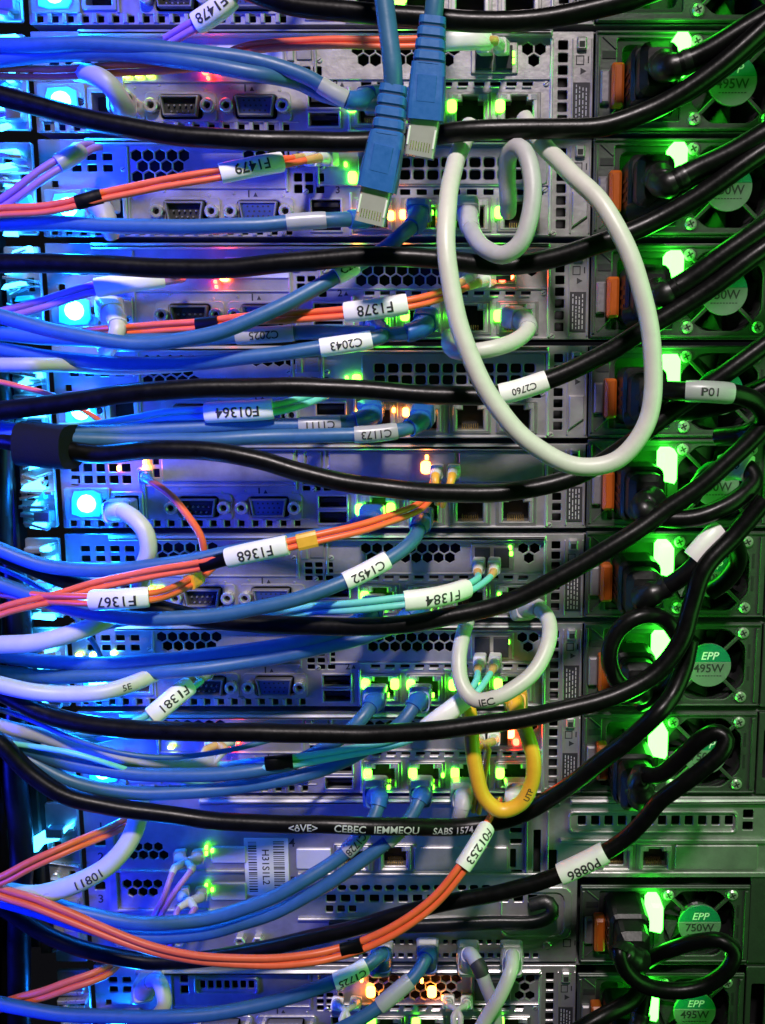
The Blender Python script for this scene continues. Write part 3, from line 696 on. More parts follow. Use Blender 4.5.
def patch(label, pts, r=3.15, m='patch_blue', plug_at=None, plug_end=None, boot='boot_blue', labels=(), group='blue network patch cables', cat='network cable', name='network_cable', prints=()):
    P = [at(*p) for p in ext(pts)]
    if plug_at: P = outs(*plug_at, (3, 12, 20)) + P
    if plug_end: P = P + outs(*plug_end, (20, 12, 3))
    path = Path(P); mb = MB(); mb.sweep(path.p, [(r, r)] * path.n, m, 14)
    for p0, p1, body, size, col in prints:
        i, j = sorted((path.near(*p0), path.near(*p1))); seg = path.p[i:j + 1]; wrap_text(mb, seg, front_frames(seg), r, r, body, False, size, col, 0, 1, 2.0)
    root = mb.build(name); tag(root, label, cat, group)
    if plug_at: rj_plug(root, path.p, boot, boot)
    if plug_end: rj_plug(root, path.p[::-1], boot, boot)
    for l in labels: label_sleeve(root, path, l[0], l[1], r, l[2], l[3], *l[4:])
    return root, path
def fibre(label, pts, m='fibre_orange', r=1.35, strands=2, lc_at=None, lc_end=None, labels=(), sleeves=(), clips=(), boots=('boot_white', 'boot_amber'), sep=3.6, name='fibre_cable', group='fibre patch cables', axis=None):
    P = [at(*p) for p in ext(pts)]
    if lc_at: P = outs(*lc_at, (2,)) + P
    if lc_end: P = P + outs(*lc_end, (2,))
    path = Path(P); fr = front_frames(path.p); tot = path.L[-1]; mb = MB(); tubes = []
    fx = Vector((1, 0, 0))
    for sd in ((-1, 1) if strands == 2 else (0,)):
        tp = []
        for i, p in enumerate(path.p):
            d = min(path.L[i] if lc_at else 1e9, tot - path.L[i] if lc_end else 1e9)
            t = max(0, min(1, (38 - d) / 14)) if d < 1e8 else 0
            N = fr[i][1]; side = fx if fx.dot(N) >= 0 or True else -fx
            sgn = 1 if N.dot(fx) >= 0 else -1
            wob = math.sin(path.L[i] * .045 + len(label)) * .35
            tp.append(p + (N * (r * 1.02) + fr[i][2] * (r * wob)) * sd * (1 - t) + side * sgn * (sep * sd * t))
        tp = [sum(tp[max(0, i - 2):i + 3], Vector()) / len(tp[max(0, i - 2):i + 3]) if 2 < i < len(tp) - 3 else tp[i] for i in range(len(tp))]
        mb.sweep(tp, [(r, r)] * len(tp), m, 10); tubes.append(tp)
    root = mb.build(name); tag(root, label, 'fibre cable', group)
    for end, use in ((False, lc_at), (True, lc_end)):
        if not use: continue
        for tp in tubes:
            q = tp[::-1] if end else tp; i1 = along(q, 19); i2 = along(q, 27)
            f = transport(q); c = MB()
            ih = max(3, i1 // 2); c.sweep(q[:ih + 1], [(3.0, 3.2)] * (ih + 1), boots[0], 16, 6.0, f[:ih + 1]); c.sweep(q[ih:i1 + 1], [(2.6 - .5 * k / (i1 - ih + 1),) * 2 for k in range(i1 - ih + 1)], boots[0], 14, 2.2, f[ih:i1 + 1])
            seg = q[i1 - 1:i2 + 1]; c.sweep(seg, [(2.1 - .1 * k, 2.1 - .1 * k) for k in range(len(seg))], boots[1], 12, 2.2, f[i1 - 1:i2 + 1])
            c.build('fibre_connector', root)
    for l in labels: label_sleeve(root, path, l[0], l[1], r * 2, l[2], l[3], *l[4:])
    for s0, s1 in sleeves:
        pts2 = path.sub(path.near(*s0), path.near(*s1)); c = MB(); c.sweep(pts2, [(r * 2.25, r * 1.45)] * len(pts2), 'cord_black', 12, 2.3, front_frames(pts2)); c.build('shrink_sleeve', root)
    for q in clips:
        i = path.near(*q); pts2 = path.p[max(0, i - 2):i + 3]; c = MB(); c.sweep(pts2, [(r * 2.6, r * 1.9)] * len(pts2), 'clip_yellow', 10, 4, front_frames(pts2)); c.build('fibre_clip', root)
    return root, path
def cord(label, pts, r=4.0, plug=None, tags=(), prints=(), group='black power cords', relief=26):
    P = [at(*p) for p in ext(pts)]
    if plug:
        c = at(*plug[:2], 0); c.x = 96.8; d = plug[2] if len(plug) > 2 else 34
        P = [Vector((c.x, -d + 6, c.z)), Vector((c.x + 1, -d - 4, c.z - .5))] + P
    path = Path(P); fr = transport(path.p); mb = MB()
    mb.sweep(path.p, [(r, r)] * path.n, 'cord_black', 16, 2.0, fr)
    for p0, p1, body, size in prints:
        i, j = sorted((path.near(*p0), path.near(*p1))); seg = path.p[i:j + 1]; wrap_text(mb, seg, front_frames(seg), r, r, body, False, size, 'print_grey', 0, 1, 2.0)
    root = mb.build('power_cord'); tag(root, label, 'power cord', group)
    if plug:
        b = MB(); x, z = c.x, c.z
        b.prism(rrect(x - 9.7, x + 9.7, z - 12.5, z + 12.5, 4), 0, -d * .62, 'black_plastic', 1.5)
        b.prism(rrect(x - 7.9, x + 7.9, z - 10.5, z + 10.5, 4), -d * .6, -d, 'black_plastic', 3.0)
        for q in range(3): b.box(x - 10.1, x - 9.4, z - 6 + 4 * q, z - 4.4 + 4 * q, -4, -d * .5, 'black_plastic', .2)
        b.build('plug', root)
        n = along(path.p, relief); s = MB()
        s.sweep(path.p[:n + 1], [((7.2 - 2.4 * k / n) * (1 if k % 3 else .84),) * 2 for k in range(n + 1)], 'black_plastic', 14, 2.0, fr[:n + 1]); s.build('strain_relief', root)
    for t in tags: label_sleeve(root, path, t[0], t[1], r, t[2], t[3], *t[4:])
    return root, path

# --- power cords crossing the rack from the left
cord('black power cord sagging in from the top edge behind the blue plug cords', [(215, -22, 40), (250, -9, 42), (290, 4, 44), (360, 13, 46), (430, 19, 46), (510, 21, 46), (570, 14, 46), (620, 3, 46), (665, -12, 46)])
cord('black power cord crossing over both upper ends of the large white loop', [(-30, 88, 50), (0, 96, 50), (50, 110, 50), (100, 122, 50), (150, 131, 50), (200, 137, 50), (260, 141, 48), (330, 142, 42), (400, 139, 42), (450, 133, 48), (500, 130, 50), (560, 129, 50), (608, 125, 50), (650, 110, 50), (690, 88, 52), (730, 58, 54), (775, 18, 54), (800, -5, 54)])
cord('black power cord running behind the bottom of the small grey loop', [(-30, 263, 48), (0, 263, 48), (60, 264, 48), (140, 267, 48), (220, 268, 48), (290, 263, 48), (386, 256, 48), (440, 259, 46), (510, 266, 44), (556, 258, 46), (607, 241, 48), (651, 222, 48), (695, 198, 50), (740, 168, 52), (785, 138, 52), (810, 120, 52)])
cord('black power cord directly above the fibre labelled F01364', [(-30, 414, 52), (0, 410, 52), (60, 404, 52), (120, 395, 52), (180, 389, 52), (250, 387, 50), (320, 388, 48), (390, 392, 46), (450, 395, 46), (505, 393, 46), (556, 377, 46), (607, 353, 46), (650, 326, 48), (695, 298, 50), (740, 266, 52), (785, 234, 52), (810, 215, 52)],
     tags=[((500, 394), (545, 381), 'C2760', True, 'label_white', 4.6, 5.0, 4.2)])
cord('black power cord held by the hook-and-loop strap, sagging across the blank slot covers', [(-30, 434, 44), (0, 440, 46), (50, 447, 48), (100, 453, 50), (150, 450, 52), (200, 451, 52), (260, 460, 52), (300, 472, 52), (350, 483, 52), (400, 490, 52), (450, 494, 50), (505, 492, 48), (556, 482, 46), (600, 464, 46), (638, 438, 48), (685, 402, 48), (735, 366, 50), (785, 330, 50), (810, 312, 50)])
cord('black power cord sagging just below the fibre labelled F1384', [(-30, 538, 40), (0, 552, 40), (60, 577, 40), (130, 602, 40), (200, 618, 42), (260, 623, 44), (330, 627, 48), (390, 626, 50), (440, 618, 50), (510, 601, 50), (573, 570, 50), (621, 541, 50), (665, 510, 48), (710, 478, 48), (752, 440, 48), (790, 395, 48), (810, 370, 48)])
cord('black power cord crossing in front of the yellow and white cables', [(-30, 678, 52), (0, 692, 52), (40, 712, 54), (80, 723, 56), (136, 729, 58), (200, 732, 60), (260, 733, 60), (330, 734, 60), (386, 733, 60), (450, 729, 62), (510, 721, 62), (573, 707, 60), (624, 692, 58), (658, 671, 56), (680, 642, 54), (692, 605, 52), (704, 570, 52), (735, 535, 50), (765, 500, 50)])
cord('black power cord printed with grey approval marks, under the yellow loop', [(-30, 724, 58), (0, 744, 58), (30, 772, 58), (65, 794, 58), (110, 807, 56), (150, 813, 54), (200, 819, 52), (260, 823, 52), (330, 825, 52), (400, 827, 48), (470, 826, 40), (515, 816, 40), (556, 795, 44), (590, 771, 48), (634, 735, 52), (658, 712, 54), (672, 694, 50), (684, 668, 46), (690, 640, 44)], r=3.9,
     prints=[((282, 824), (326, 825), '<\u00f4VE>', 4.6), ((326, 825), (375, 827), 'CEBEC', 4.6), ((370, 827), (420, 827), 'IEMMEQU', 4.6), ((418, 827), (486, 825), 'SABS 1574', 4.4)])
# --- cords hanging from the power plugs
cord('thick black power cord across the spokes of the topmost 495W badge', [(668, 68, 46), (700, 56, 48), (740, 34, 50), (785, 6, 52), (815, -14, 52)], plug=(628, 88), r=4.6)
cord('thick black power cord across the upper of the two 750W badges near the top', [(665, 186, 46), (700, 168, 48), (740, 148, 50), (785, 122, 52), (815, 104, 52)], plug=(626, 192), r=4.6)
cord('thick black power cord across the 750W badge beside the large white loop', [(660, 296, 46), (690, 280, 48), (730, 252, 50), (785, 213, 52), (815, 192, 52)], plug=(624, 296), r=4.6)
cord('black power cord with a white tag reading P01 lying across a fan badge', [(655, 391, 50), (685, 391, 60), (715, 392, 62), (738, 395, 60), (757, 404, 55), (763, 420, 48), (750, 432, 40), (718, 437, 28)], plug=(622, 394),
     tags=[((684, 391), (731, 393), 'P01', False, 'label_grey', 5.4, 5.0, 4.8)])  # white tag coloured grey, dim light put into its material
cord('black power cord looped to the right around a fan, white tag at its far end', [(640, 508, 44), (665, 518, 46), (692, 518, 48), (718, 509, 48), (742, 495, 46), (755, 480, 42), (748, 468, 38), (730, 466, 34), (705, 478, 30), (690, 500, 28)], plug=(621, 488),
     tags=[((747, 468), (722, 468), '495', False, 'label_white', 7.5, 5.0, 5)])
cord('black power cord with a crumpled white tag, bending below a fan', [(642, 598, 42), (665, 588, 44), (688, 572, 46), (708, 552, 46), (724, 537, 44), (736, 545, 38), (738, 562, 32), (726, 580, 28), (710, 592, 24)], plug=(620, 578),
     tags=[((697, 560), (722, 538), '', False, 'label_white', 9.5, 4.6, 5)])
cord('black power cord curling up and over in a small arch beside the clear 495W badge', [(628, 690, 40), (614, 676, 44), (610, 652, 46), (619, 630, 46), (640, 617, 46), (660, 618, 44), (675, 632, 42), (681, 655, 40), (674, 680, 36), (655, 696, 30), (640, 704, 22)], plug=(622, 668, 26), r=3.7)
cord('black power cord tagged P0886 crossing the double-height server', [(640, 775, 44), (658, 775, 48), (682, 756, 52), (700, 741, 56), (716, 733, 58), (726, 738, 60), (722, 752, 62), (700, 772, 62), (676, 788, 60), (660, 800, 58), (645, 818, 56), (625, 839, 54), (600, 856, 54), (556, 876, 54), (505, 891, 52), (470, 898, 50), (420, 909, 48), (352, 929, 46), (300, 940, 44), (250, 951, 42), (200, 960, 40), (153, 962, 40), (102, 953, 40), (70, 944, 40), (37, 930, 40), (0, 905, 40), (-30, 885, 40)], r=3.7, plug=(622, 762),
     tags=[((607, 852), (560, 875), 'P0886', True, 'label_white', 5.6, 5.2, 6.6)])
cord('black power cord hanging in a wide loop under the lowest 750W badge', [(620, 950, 44), (626, 970, 46), (645, 986, 46), (675, 991, 46), (705, 984, 46), (728, 968, 46), (734, 951, 44), (722, 941, 42), (700, 942, 38), (672, 950, 32), (652, 958, 24), (642, 964, 18)], r=3.7, plug=(617, 915))
cord('black power cord rising diagonally through the lower right of the photo edge', [(645, 985, 20), (632, 1000, 30), (606, 1014, 38), (575, 1032, 42), (540, 1055, 44)], plug=(622, 1010, 24))
for i, (lb, pts) in enumerate((('black cord dropping down the left edge, innermost of three', [(12, 560, 16), (20, 640, 16), (14, 760, 16), (22, 860, 16), (18, 960, 16), (22, 1070, 16)]),
                               ('black cord dropping down the left edge, middle one of three', [(-14, 300, 10), (0, 420, 10), (0, 560, 10), (3, 700, 10), (2, 860, 10), (4, 1070, 10)]),
                               ('black cord dropping down the left edge, outermost of three', [(-22, 200, 20), (-16, 400, 20), (-12, 640, 20), (-14, 860, 20), (-12, 1070, 20)]))):
    cord(lb, pts, r=5.5, group='black cords hanging down the left edge')
b = MB(); pts = resample([at(22, 443, 48), at(35, 444, 48), at(52, 446, 49), at(72, 447, 50)], 1.5)
b.sweep(pts, [(9.2, 11.0)] * len(pts), 'velcro_black', 20, 2.7, front_frames(pts)); 
tag(b.build('cable_strap'), 'fuzzy black hook-and-loop strap around the cables at left', 'cable strap')

# --- blue network cables
patch('upper of two fat blue cables entering at upper left, ending near the top ports', [(-30, 47, 40), (40, 45, 42), (100, 44, 42), (160, 49, 42), (220, 56, 40), (270, 64, 38), (308, 77, 36), (330, 90, 34), (350, 100, 32)], plug_end=(378, 108), labels=[((322, 84), (345, 97), '', False, 'label_grey', 4.3, 4.2)])
patch('lower of two fat blue cables entering at upper left, touching the orange fibre', [(-30, 62, 38), (0, 59, 38), (60, 54, 40), (130, 55, 40), (200, 63, 42), (260, 74, 40), (300, 84, 30), (326, 96, 26), (370, 104, 26)], plug_end=(424, 108))
patch('blue cable running level below the fibre labelled F1479, with a grey tag', [(366, 217, 26), (340, 219, 34), (288, 223, 38), (250, 226, 40), (150, 226, 42), (60, 224, 42), (0, 224, 42), (-30, 224, 42)], plug_at=(375, 213), labels=[((288, 223), (325, 220), '', False, 'label_grey', 4.3, 4.2)])
patch('blue cable dropping behind a black cord and swinging down to the left, white end tag', [(416, 222, 30), (406, 230, 36), (385, 248, 36), (362, 262, 34), (340, 275, 40), (310, 292, 44), (260, 316, 48), (204, 335, 50), (136, 344, 50), (68, 334, 50), (20, 322, 50), (-30, 306, 50)], plug_at=(420, 215), labels=[((356, 266), (336, 277), 'C20', False, 'label_white', 4.6, 4.2, 4.4)])
patch('thin blue cable tucked behind another, blurred grey tag under the F1378 fibre', [(422, 328, 28), (404, 334, 32), (372, 333, 32), (340, 331, 31), (292, 333, 32), (240, 337, 32), (180, 340, 32), (120, 340, 32), (50, 338, 32), (-30, 332, 32)], plug_at=(428, 320), labels=[((236, 337), (292, 332), 'C2025', True, 'label_grey', 4.4, 4.2, 5)])
patch('blue cable with a white tag reading C2043', [(378, 330, 28), (384, 336, 34), (345, 344, 38), (300, 350, 40), (250, 357, 40), (190, 364, 40), (130, 364, 40), (68, 359, 40), (0, 350, 40), (-30, 346, 40)], plug_at=(375, 320), labels=[((322, 348), (370, 339), 'C2043', True, 'label_white', 4.8, 4.3, 5.4)])
patch('blue cable with a grey tag reading C1111, upper of the strapped pair', [(372, 414, 26), (362, 419, 32), (320, 424, 36), (260, 425, 38), (220, 427, 40), (150, 430, 42), (80, 432, 44), (30, 432, 44), (0, 428, 44), (-30, 420, 44)], plug_at=(373, 409), labels=[((298, 424), (340, 422), 'C1111', True, 'label_grey', 4.4, 4.2, 5)])
patch('blue cable with a grey tag reading C1173, lower of the strapped pair', [(420, 420, 28), (408, 428, 36), (375, 433, 40), (330, 436, 42), (280, 437, 42), (220, 439, 44), (150, 440, 44), (80, 440, 46), (30, 436, 46), (-30, 428, 46)], plug_at=(424, 413), labels=[((355, 435), (396, 430), 'C1173', True, 'label_grey', 4.5, 4.2, 5)])
patch('blue cable sweeping along under the label F1368 towards a port', [(370, 521, 28), (352, 527, 32), (290, 541, 38), (230, 553, 42), (170, 563, 44), (102, 570, 46), (51, 567, 46), (0, 550, 46), (-30, 536, 46)], plug_at=(374, 511))
patch('blue cable with a white tag reading C1452', [(420, 526, 34), (414, 540, 42), (398, 554, 48), (366, 571, 54), (330, 587, 58), (290, 600, 60), (240, 612, 60), (190, 618, 60), (136, 618, 60), (80, 610, 58), (40, 598, 56), (0, 584, 54), (-30, 572, 54)], plug_at=(422, 514), labels=[((386, 559), (346, 580), 'C1452', True, 'label_white', 4.9, 4.4, 5.8)])
patch('upper of two blue cables just above the sagging pale cable at left', [(372, 612, 26), (350, 628, 30), (310, 640, 34), (250, 649, 36), (180, 658, 38), (102, 664, 40), (50, 662, 40), (0, 655, 40), (-30, 650, 40)], plug_at=(375, 600))
patch('lower of two blue cables just above the sagging pale cable at left', [(414, 614, 24), (395, 626, 28), (345, 642, 32), (300, 653, 36), (250, 662, 38), (180, 670, 42), (102, 676, 42), (50, 677, 42), (0, 672, 42), (-30, 668, 42)], plug_at=(420, 601))
patch('blue cable plugged in left of its twin in the server above the black crossing cord', [(374, 702, 32), (362, 718, 40), (335, 742, 42), (300, 760, 44), (260, 770, 48), (204, 775, 50), (136, 773, 50), (68, 763, 50), (20, 747, 50), (-30, 728, 50)], plug_at=(377, 689))
patch('blue cable plugged in right of its twin in the server above the black crossing cord', [(417, 702, 32), (404, 720, 38), (370, 746, 38), (330, 767, 40), (290, 778, 42), (240, 787, 44), (180, 793, 48), (120, 791, 50), (70, 780, 50), (20, 757, 50), (-30, 738, 50)], plug_at=(421, 689))
patch('blue cable tagged grey, left plug of the row above the printed power cord', [(379, 797, 32), (374, 816, 38), (356, 842, 42), (335, 860, 44), (301, 882, 48), (255, 905, 50), (204, 919, 50), (136, 922, 50), (85, 914, 50), (41, 901, 50), (0, 890, 50), (-30, 884, 50)], plug_at=(377, 780), labels=[((364, 832), (347, 852), 'C1728', True, 'label_grey', 4.6, 4.2, 5)])
patch('blue cable with a short pale tag, right plug above the printed power cord', [(421, 796, 32), (410, 818, 38), (390, 840, 42), (345, 873, 46), (284, 907, 46), (250, 921, 46), (204, 934, 46), (146, 937, 46), (90, 927, 46), (40, 912, 46), (0, 900, 46), (-30, 892, 46)], plug_at=(422, 780), labels=[((402, 828), (388, 842), '', False, 'label_grey', 4.4, 4.2)])
patch('blue cable near the bottom with a white tag under the handle of the double-height server', [(382, 954, 32), (366, 966, 38), (345, 977, 42), (301, 994, 46), (250, 1008, 48), (170, 1016, 50), (68, 1015, 50), (0, 1003, 50), (-30, 996, 50)], plug_at=(383, 943), labels=[((364, 967), (333, 983), 'C1725', True, 'label_white', 4.7, 4.3, 5)])
patch('blue cable near the bottom hanging past the amber lights, grey tag', [(427, 956, 32), (416, 976, 38), (395, 994, 42), (365, 1016, 46), (330, 1033, 48), (280, 1050, 48)], plug_at=(428, 941), labels=[((411, 982), (379, 1006), '', False, 'label_grey', 4.6, 4.3)])

# --- two loose patch plugs hanging in front
def loose(label, cable, boot, body, conn, d):
    P = [at(*p) for p in ext(cable)]; path = Path(P); mb = MB(); mb.sweep(path.p, [(3.5, 3.5)] * path.n, 'patch_blue', 16)
    root = mb.build('network_cable'); tag(root, label, 'network cable', 'loose blue patch cables')
    def seg(a, b, st): return resample([at(*a), at(*a).lerp(at(*b), .33), at(*a).lerp(at(*b), .66), at(*b)], st)
    pts = seg(*boot, .8); n = len(pts); fr = front_frames(pts); mb = MB(); w = []
    for q in range(n):
        t = q / n; g = q % 5 == 4
        w.append(((4.9 + 1.4 * t) * (.86 if g else 1), (4.4 + .8 * t) * (.80 if g else 1)))
    mb.sweep(pts, w, 'boot_blue', 20, 4.5, fr)
    for q in range(4, n - 1, 5): mb.sweep([pts[q] - fr[q][0] * .35, pts[q] + fr[q][0] * .35], [(w[q][0] * 1.06, w[q][1] * 1.08)] * 2, 'groove_blue', 20, 4.5, [fr[q], fr[q]])
    mb.build('boot', root)
    pts = seg(*body, 1.5); n = len(pts); mb = MB()
    mb.sweep(pts, [(6.3 + .9 * min(1, q / n * 1.6), 5.0 + .8 * min(1, q / n * 1.6)) for q in range(n)], 'boot_blue', 24, 7, front_frames(pts))
    f0 = front_frames(pts); k0, k1 = n // 4, n * 3 // 4; q = [p + f[2] * 5.55 for p, f in zip(pts[k0:k1], f0[k0:k1])]
    mb.sweep(q, [(3.6, .35)] * len(q), 'boot_blue', 16, 6, f0[k0:k1])
    for u in (-6.3, 6.3): mb.sweep([p + f[1] * u + f[2] * 4.7 for p, f in zip(pts[3:], f0[3:])], [(.22, .8)] * (n - 3), 'groove_blue', 6, 2, f0[3:])
    ob = mb.build('plug_body', root)
    pts = seg(*conn, 1.5); n = len(pts); fr = front_frames(pts); mb = MB()
    mb.sweep(pts, [(5.7, 3.9)] * n, 'clear_plastic', 20, 8, fr); T, N, F = fr[n // 2]
    inner = pts[1:-2]; mb.sweep(inner, [(4.6, 2.8)] * len(inner), 'cage_steel', 20, 8, fr[1:-2])
    for u, wd, mm in ((-4.9, .4, 'print_white'), (4.9, .4, 'print_white')):
        q = [p + f[1] * u + f[2] * 3.9 for p, f in zip(pts[2:-2], fr[2:-2])]; mb.sweep(q, [(wd, .25)] * len(q), mm, 8, 3, fr[2:-2])
    for i in range(8):
        u = (i - 3.5) * 1.02; k = max(2, n // 2); q = [p + fr[j][1] * u + fr[j][2] * 3.9 for j, p in list(enumerate(pts))[-k:-1]]
        if len(q) > 2: mb.sweep(q, [(.16, .12)] * len(q), 'gold', 6, 2, fr[-k:-1])
    mb.build('connector', root)
loose('loose blue patch plug hanging lower and further left, clear tip pointing down', [(378, -30, 80), (384, 0, 80), (388, 30, 80), (393, 70, 80), (393, 96, 78)], ((394, 86, 78), (388, 136, 77)), ((388, 134, 77), (377, 190, 75)), ((377, 189, 75), (370, 224, 74)), 78)
loose('loose blue patch plug hanging higher and further right, ribbed boot at the top', [(438, -34, 70), (436, -10, 70), (434, 10, 70), (432, 28, 69)], ((433, 18, 69), (429, 66, 68)), ((429, 64, 68), (425, 121, 66)), ((425, 120, 66), (419, 157, 65)), 68)

# --- grey, white and yellow copper cables
GW = dict(group='white and grey network cables', boot='cord_grey')
patch('long white cable hanging in the largest loop, over three black cords', [(524, 118, 26), (536, 136, 34), (570, 172, 56), (600, 203, 66), (630, 256, 72), (649, 320, 74), (653, 380, 74), (644, 428, 74), (615, 462, 74), (575, 466, 74), (530, 442, 74), (492, 400, 74), (466, 346, 74), (452, 290, 72), (446, 240, 68), (448, 195, 58), (456, 160, 44), (464, 142, 34), (470, 125, 26)], r=3.7, m='cord_white', **GW)
patch('grey cable in the small loop inside the top of the large white loop', [(470, 226, 30), (475, 238, 42), (486, 249, 54), (503, 254, 60), (520, 243, 62), (530, 217, 62), (533, 182, 60), (527, 156, 56), (518, 148, 52), (509, 154, 46), (507, 178, 38), (508, 202, 32), (508, 212, 24)], r=3.6, m='cord_grey', plug_at=(467, 213), **GW)
patch('short white cable curving down to the left, tucked behind the large white loop', [(524, 321, 28), (527, 329, 38), (515, 340, 46), (495, 348, 52), (472, 352, 52), (458, 352, 46), (450, 346, 32), (449, 336, 14)], r=3.4, m='cord_white', plug_at=(512, 318), **GW)
patch('white cable hanging in a printed loop before the amber fibre boots', [(533, 606, 30), (547, 618, 40), (548, 642, 50), (538, 665, 56), (522, 682, 60), (498, 697, 62), (476, 700, 60), (463, 686, 56), (459, 660, 50), (462, 638, 42), (467, 622, 30)], r=3.4, m='cord_white', plug_at=(520, 600), prints=[((505, 694), (470, 698), 'IEC', 4.4, 'ink')], **GW)
patch('yellow cable hanging in a narrow loop beside the glowing red card', [(514, 702, 36), (520, 716, 42), (528, 737, 48), (533, 760, 50), (531, 785, 50), (520, 804, 50), (501, 811, 50), (485, 798, 50), (476, 768, 50), (472, 735, 48), (469, 712, 40), (466, 700, 30)], r=3.4, m='cord_yellow', plug_at=(515, 690), boot='cord_yellow', group='yellow network cables', prints=[((531, 785), (525, 800), 'UTP', 3.4, 'ink')])
patch('grey plug and short grey cable in the port left of the yellow loop', [(464, 796, 30), (462, 806, 34), (459, 817, 32), (458, 826, 20)], r=3.6, m='cord_grey', plug_at=(462, 782), **GW)
patch('white plug with an orange edge inside the bottom of the yellow loop', [(515, 792, 25), (514, 799, 25), (513, 804, 14)], r=3.3, m='cord_white', plug_at=(515, 782), boot='boot_white', group='white and grey network cables')
patch('white cable printed ISO/IEC 11801 curving up at lower left', [(-30, 888, 56), (0, 891, 56), (39, 894, 56), (78, 882, 54), (110, 864, 50), (128, 843, 46), (137, 822, 42), (140, 800, 34)], r=4.3, m='cord_white', prints=[((6, 892), (64, 889), 'ISO/IEC', 4.8, 'print_grey'), ((62, 889), (118, 858), '11801', 5.4, 'ink')], **GW)
patch('short white cable dropping from its boot at the bottom left vent row', [(157, 979, 32), (163, 992, 38), (164, 1006, 40), (155, 1018, 40), (140, 1030, 38)], r=3.4, m='cord_white', plug_at=(155, 968), boot='cord_grey', group='white and grey network cables')
patch('white management cable bending down, lit cyan, beside the small orange fibre', [(124, 511, 34), (136, 520, 38), (146, 533, 40), (149, 550, 40), (143, 568, 38), (138, 590, 32)], r=3.7, m='cord_white', plug_at=(128, 505), boot='boot_white', group='white and grey network cables')
patch('white management cable beside the round blue light left of the F1378 fibre', [(117, 322, 30), (117, 332, 34), (113, 342, 32), (106, 352, 26)], r=3.4, m='cord_white', plug_at=(122, 309), boot='boot_white', group='white and grey network cables')
patch('grey management cable curving over the vents at upper left, edge lit cyan', [(124, 108, 30), (119, 98, 36), (108, 84, 40), (92, 75, 36), (78, 72, 26)], r=4.0, m='cord_grey', plug_at=(134, 112), **GW)
patch('short grey management cable beside the round blue light under the F1479 fibre', [(104, 212, 28), (108, 224, 30), (112, 236, 26)], r=3.2, m='cord_grey', plug_at=(110, 206), **GW)
patch('pale cable sweeping under the label F1367 into the left bundle', [(-30, 646, 56), (0, 645, 56), (30, 643, 56), (62, 636, 54), (92, 626, 50), (120, 612, 42), (150, 596, 32)], r=3.9, m='cord_white', **GW)
patch('pale cable sagging below two blue cables at left, printed near its upper end', [(-30, 678, 58), (0, 685, 58), (30, 691, 58), (60, 694, 56), (100, 692, 54), (130, 684, 48), (150, 676, 42), (166, 666, 30)], r=3.6, m='cord_white', prints=[((112, 690), (140, 680), '5E', 3.8, 'ink')], **GW)
patch('pale lilac cable entering at the left edge between two blue cables', [(-30, 364, 52), (0, 365, 52), (34, 365, 50), (70, 366, 40), (110, 368, 34), (150, 367, 30), (190, 364, 26), (240, 358, 18)], r=3.0, m='cord_grey', **GW)
patch('pale blue-grey cable slanting down to the lowest round blue light', [(-30, 714, 44), (0, 725, 44), (39, 735, 46), (78, 747, 46), (118, 758, 46), (150, 763, 44), (190, 766, 36), (215, 762, 26)], r=3.2, m='cord_grey', **GW)
patch('grey cable with a dark band hanging left of its twin at the bottom', [(470, 954, 34), (478, 966, 40), (486, 985, 42), (494, 1005, 42), (498, 1050, 42)], r=3.2, m='cord_grey', plug_at=(468, 943), labels=[((477, 964), (483, 976), '', False, 'ink', 3.8, 3.8)], **GW)
patch('grey cable hanging right of its twin at the bottom, crossing below it', [(512, 956, 34), (511, 970, 44), (500, 995, 48), (486, 1018, 48), (470, 1050, 48)], r=3.3, m='cord_white', plug_at=(511, 943), **GW)

# --- fibres
fibre('single orange fibre running level under the fat blue cables at upper left', [(-30, 71, 34), (0, 72, 34), (60, 73, 34), (130, 69, 34), (190, 65, 30), (215, 60, 22), (228, 52, 14)], strands=2, r=1.45)
fibre('orange fibre pair with a blank white sleeve behind the loose plugs', [(228, 56, 20), (245, 49, 24), (300, 44, 26), (350, 42, 28), (420, 42, 28), (448, 40, 28), (480, 40, 26)], lc_end=(495, 50), labels=[((442, 40), (486, 40), '', True, 'label_white', 5.2, 3.8)])
fibre('orange fibre pair labelled F1479', [(-30, 216, 48), (0, 212, 48), (40, 209, 48), (78, 202, 48), (104, 195, 46), (150, 186, 44), (220, 174, 42), (280, 162, 34), (305, 158, 26)], lc_end=(325, 160), labels=[((222, 174), (282, 161), 'F1479', True, 'label_white', 5.0, 4.0, 6.2)], sleeves=[((78, 202), (104, 195))])
fibre('orange fibre pair labelled F1378', [(85, 333, 24), (110, 331, 28), (136, 329, 30), (190, 326, 34), (218, 323, 36), (260, 318, 38), (310, 315, 40), (345, 312, 42), (405, 305, 42), (440, 296, 36), (465, 285, 26)], lc_end=(482, 278), labels=[((343, 313), (406, 305), 'F1378', True, 'label_white', 5.3, 4.2, 6.4)], sleeves=[((196, 326), (218, 323))])
fibre('orange fibre pair labelled F1368 with a black sleeve and a yellow clip', [(-30, 624, 62), (0, 611, 62), (60, 597, 60), (100, 585, 58), (150, 573, 58), (203, 564, 60), (228, 558, 62), (290, 545, 62), (340, 533, 58), (390, 518, 48), (420, 506, 36), (432, 492, 24), (436, 480, 12)], labels=[((228, 559), (290, 545), 'F1368', True, 'label_white', 5.2, 4.2, 6.4)], sleeves=[((203, 564), (227, 559))], clips=[(308, 544)])
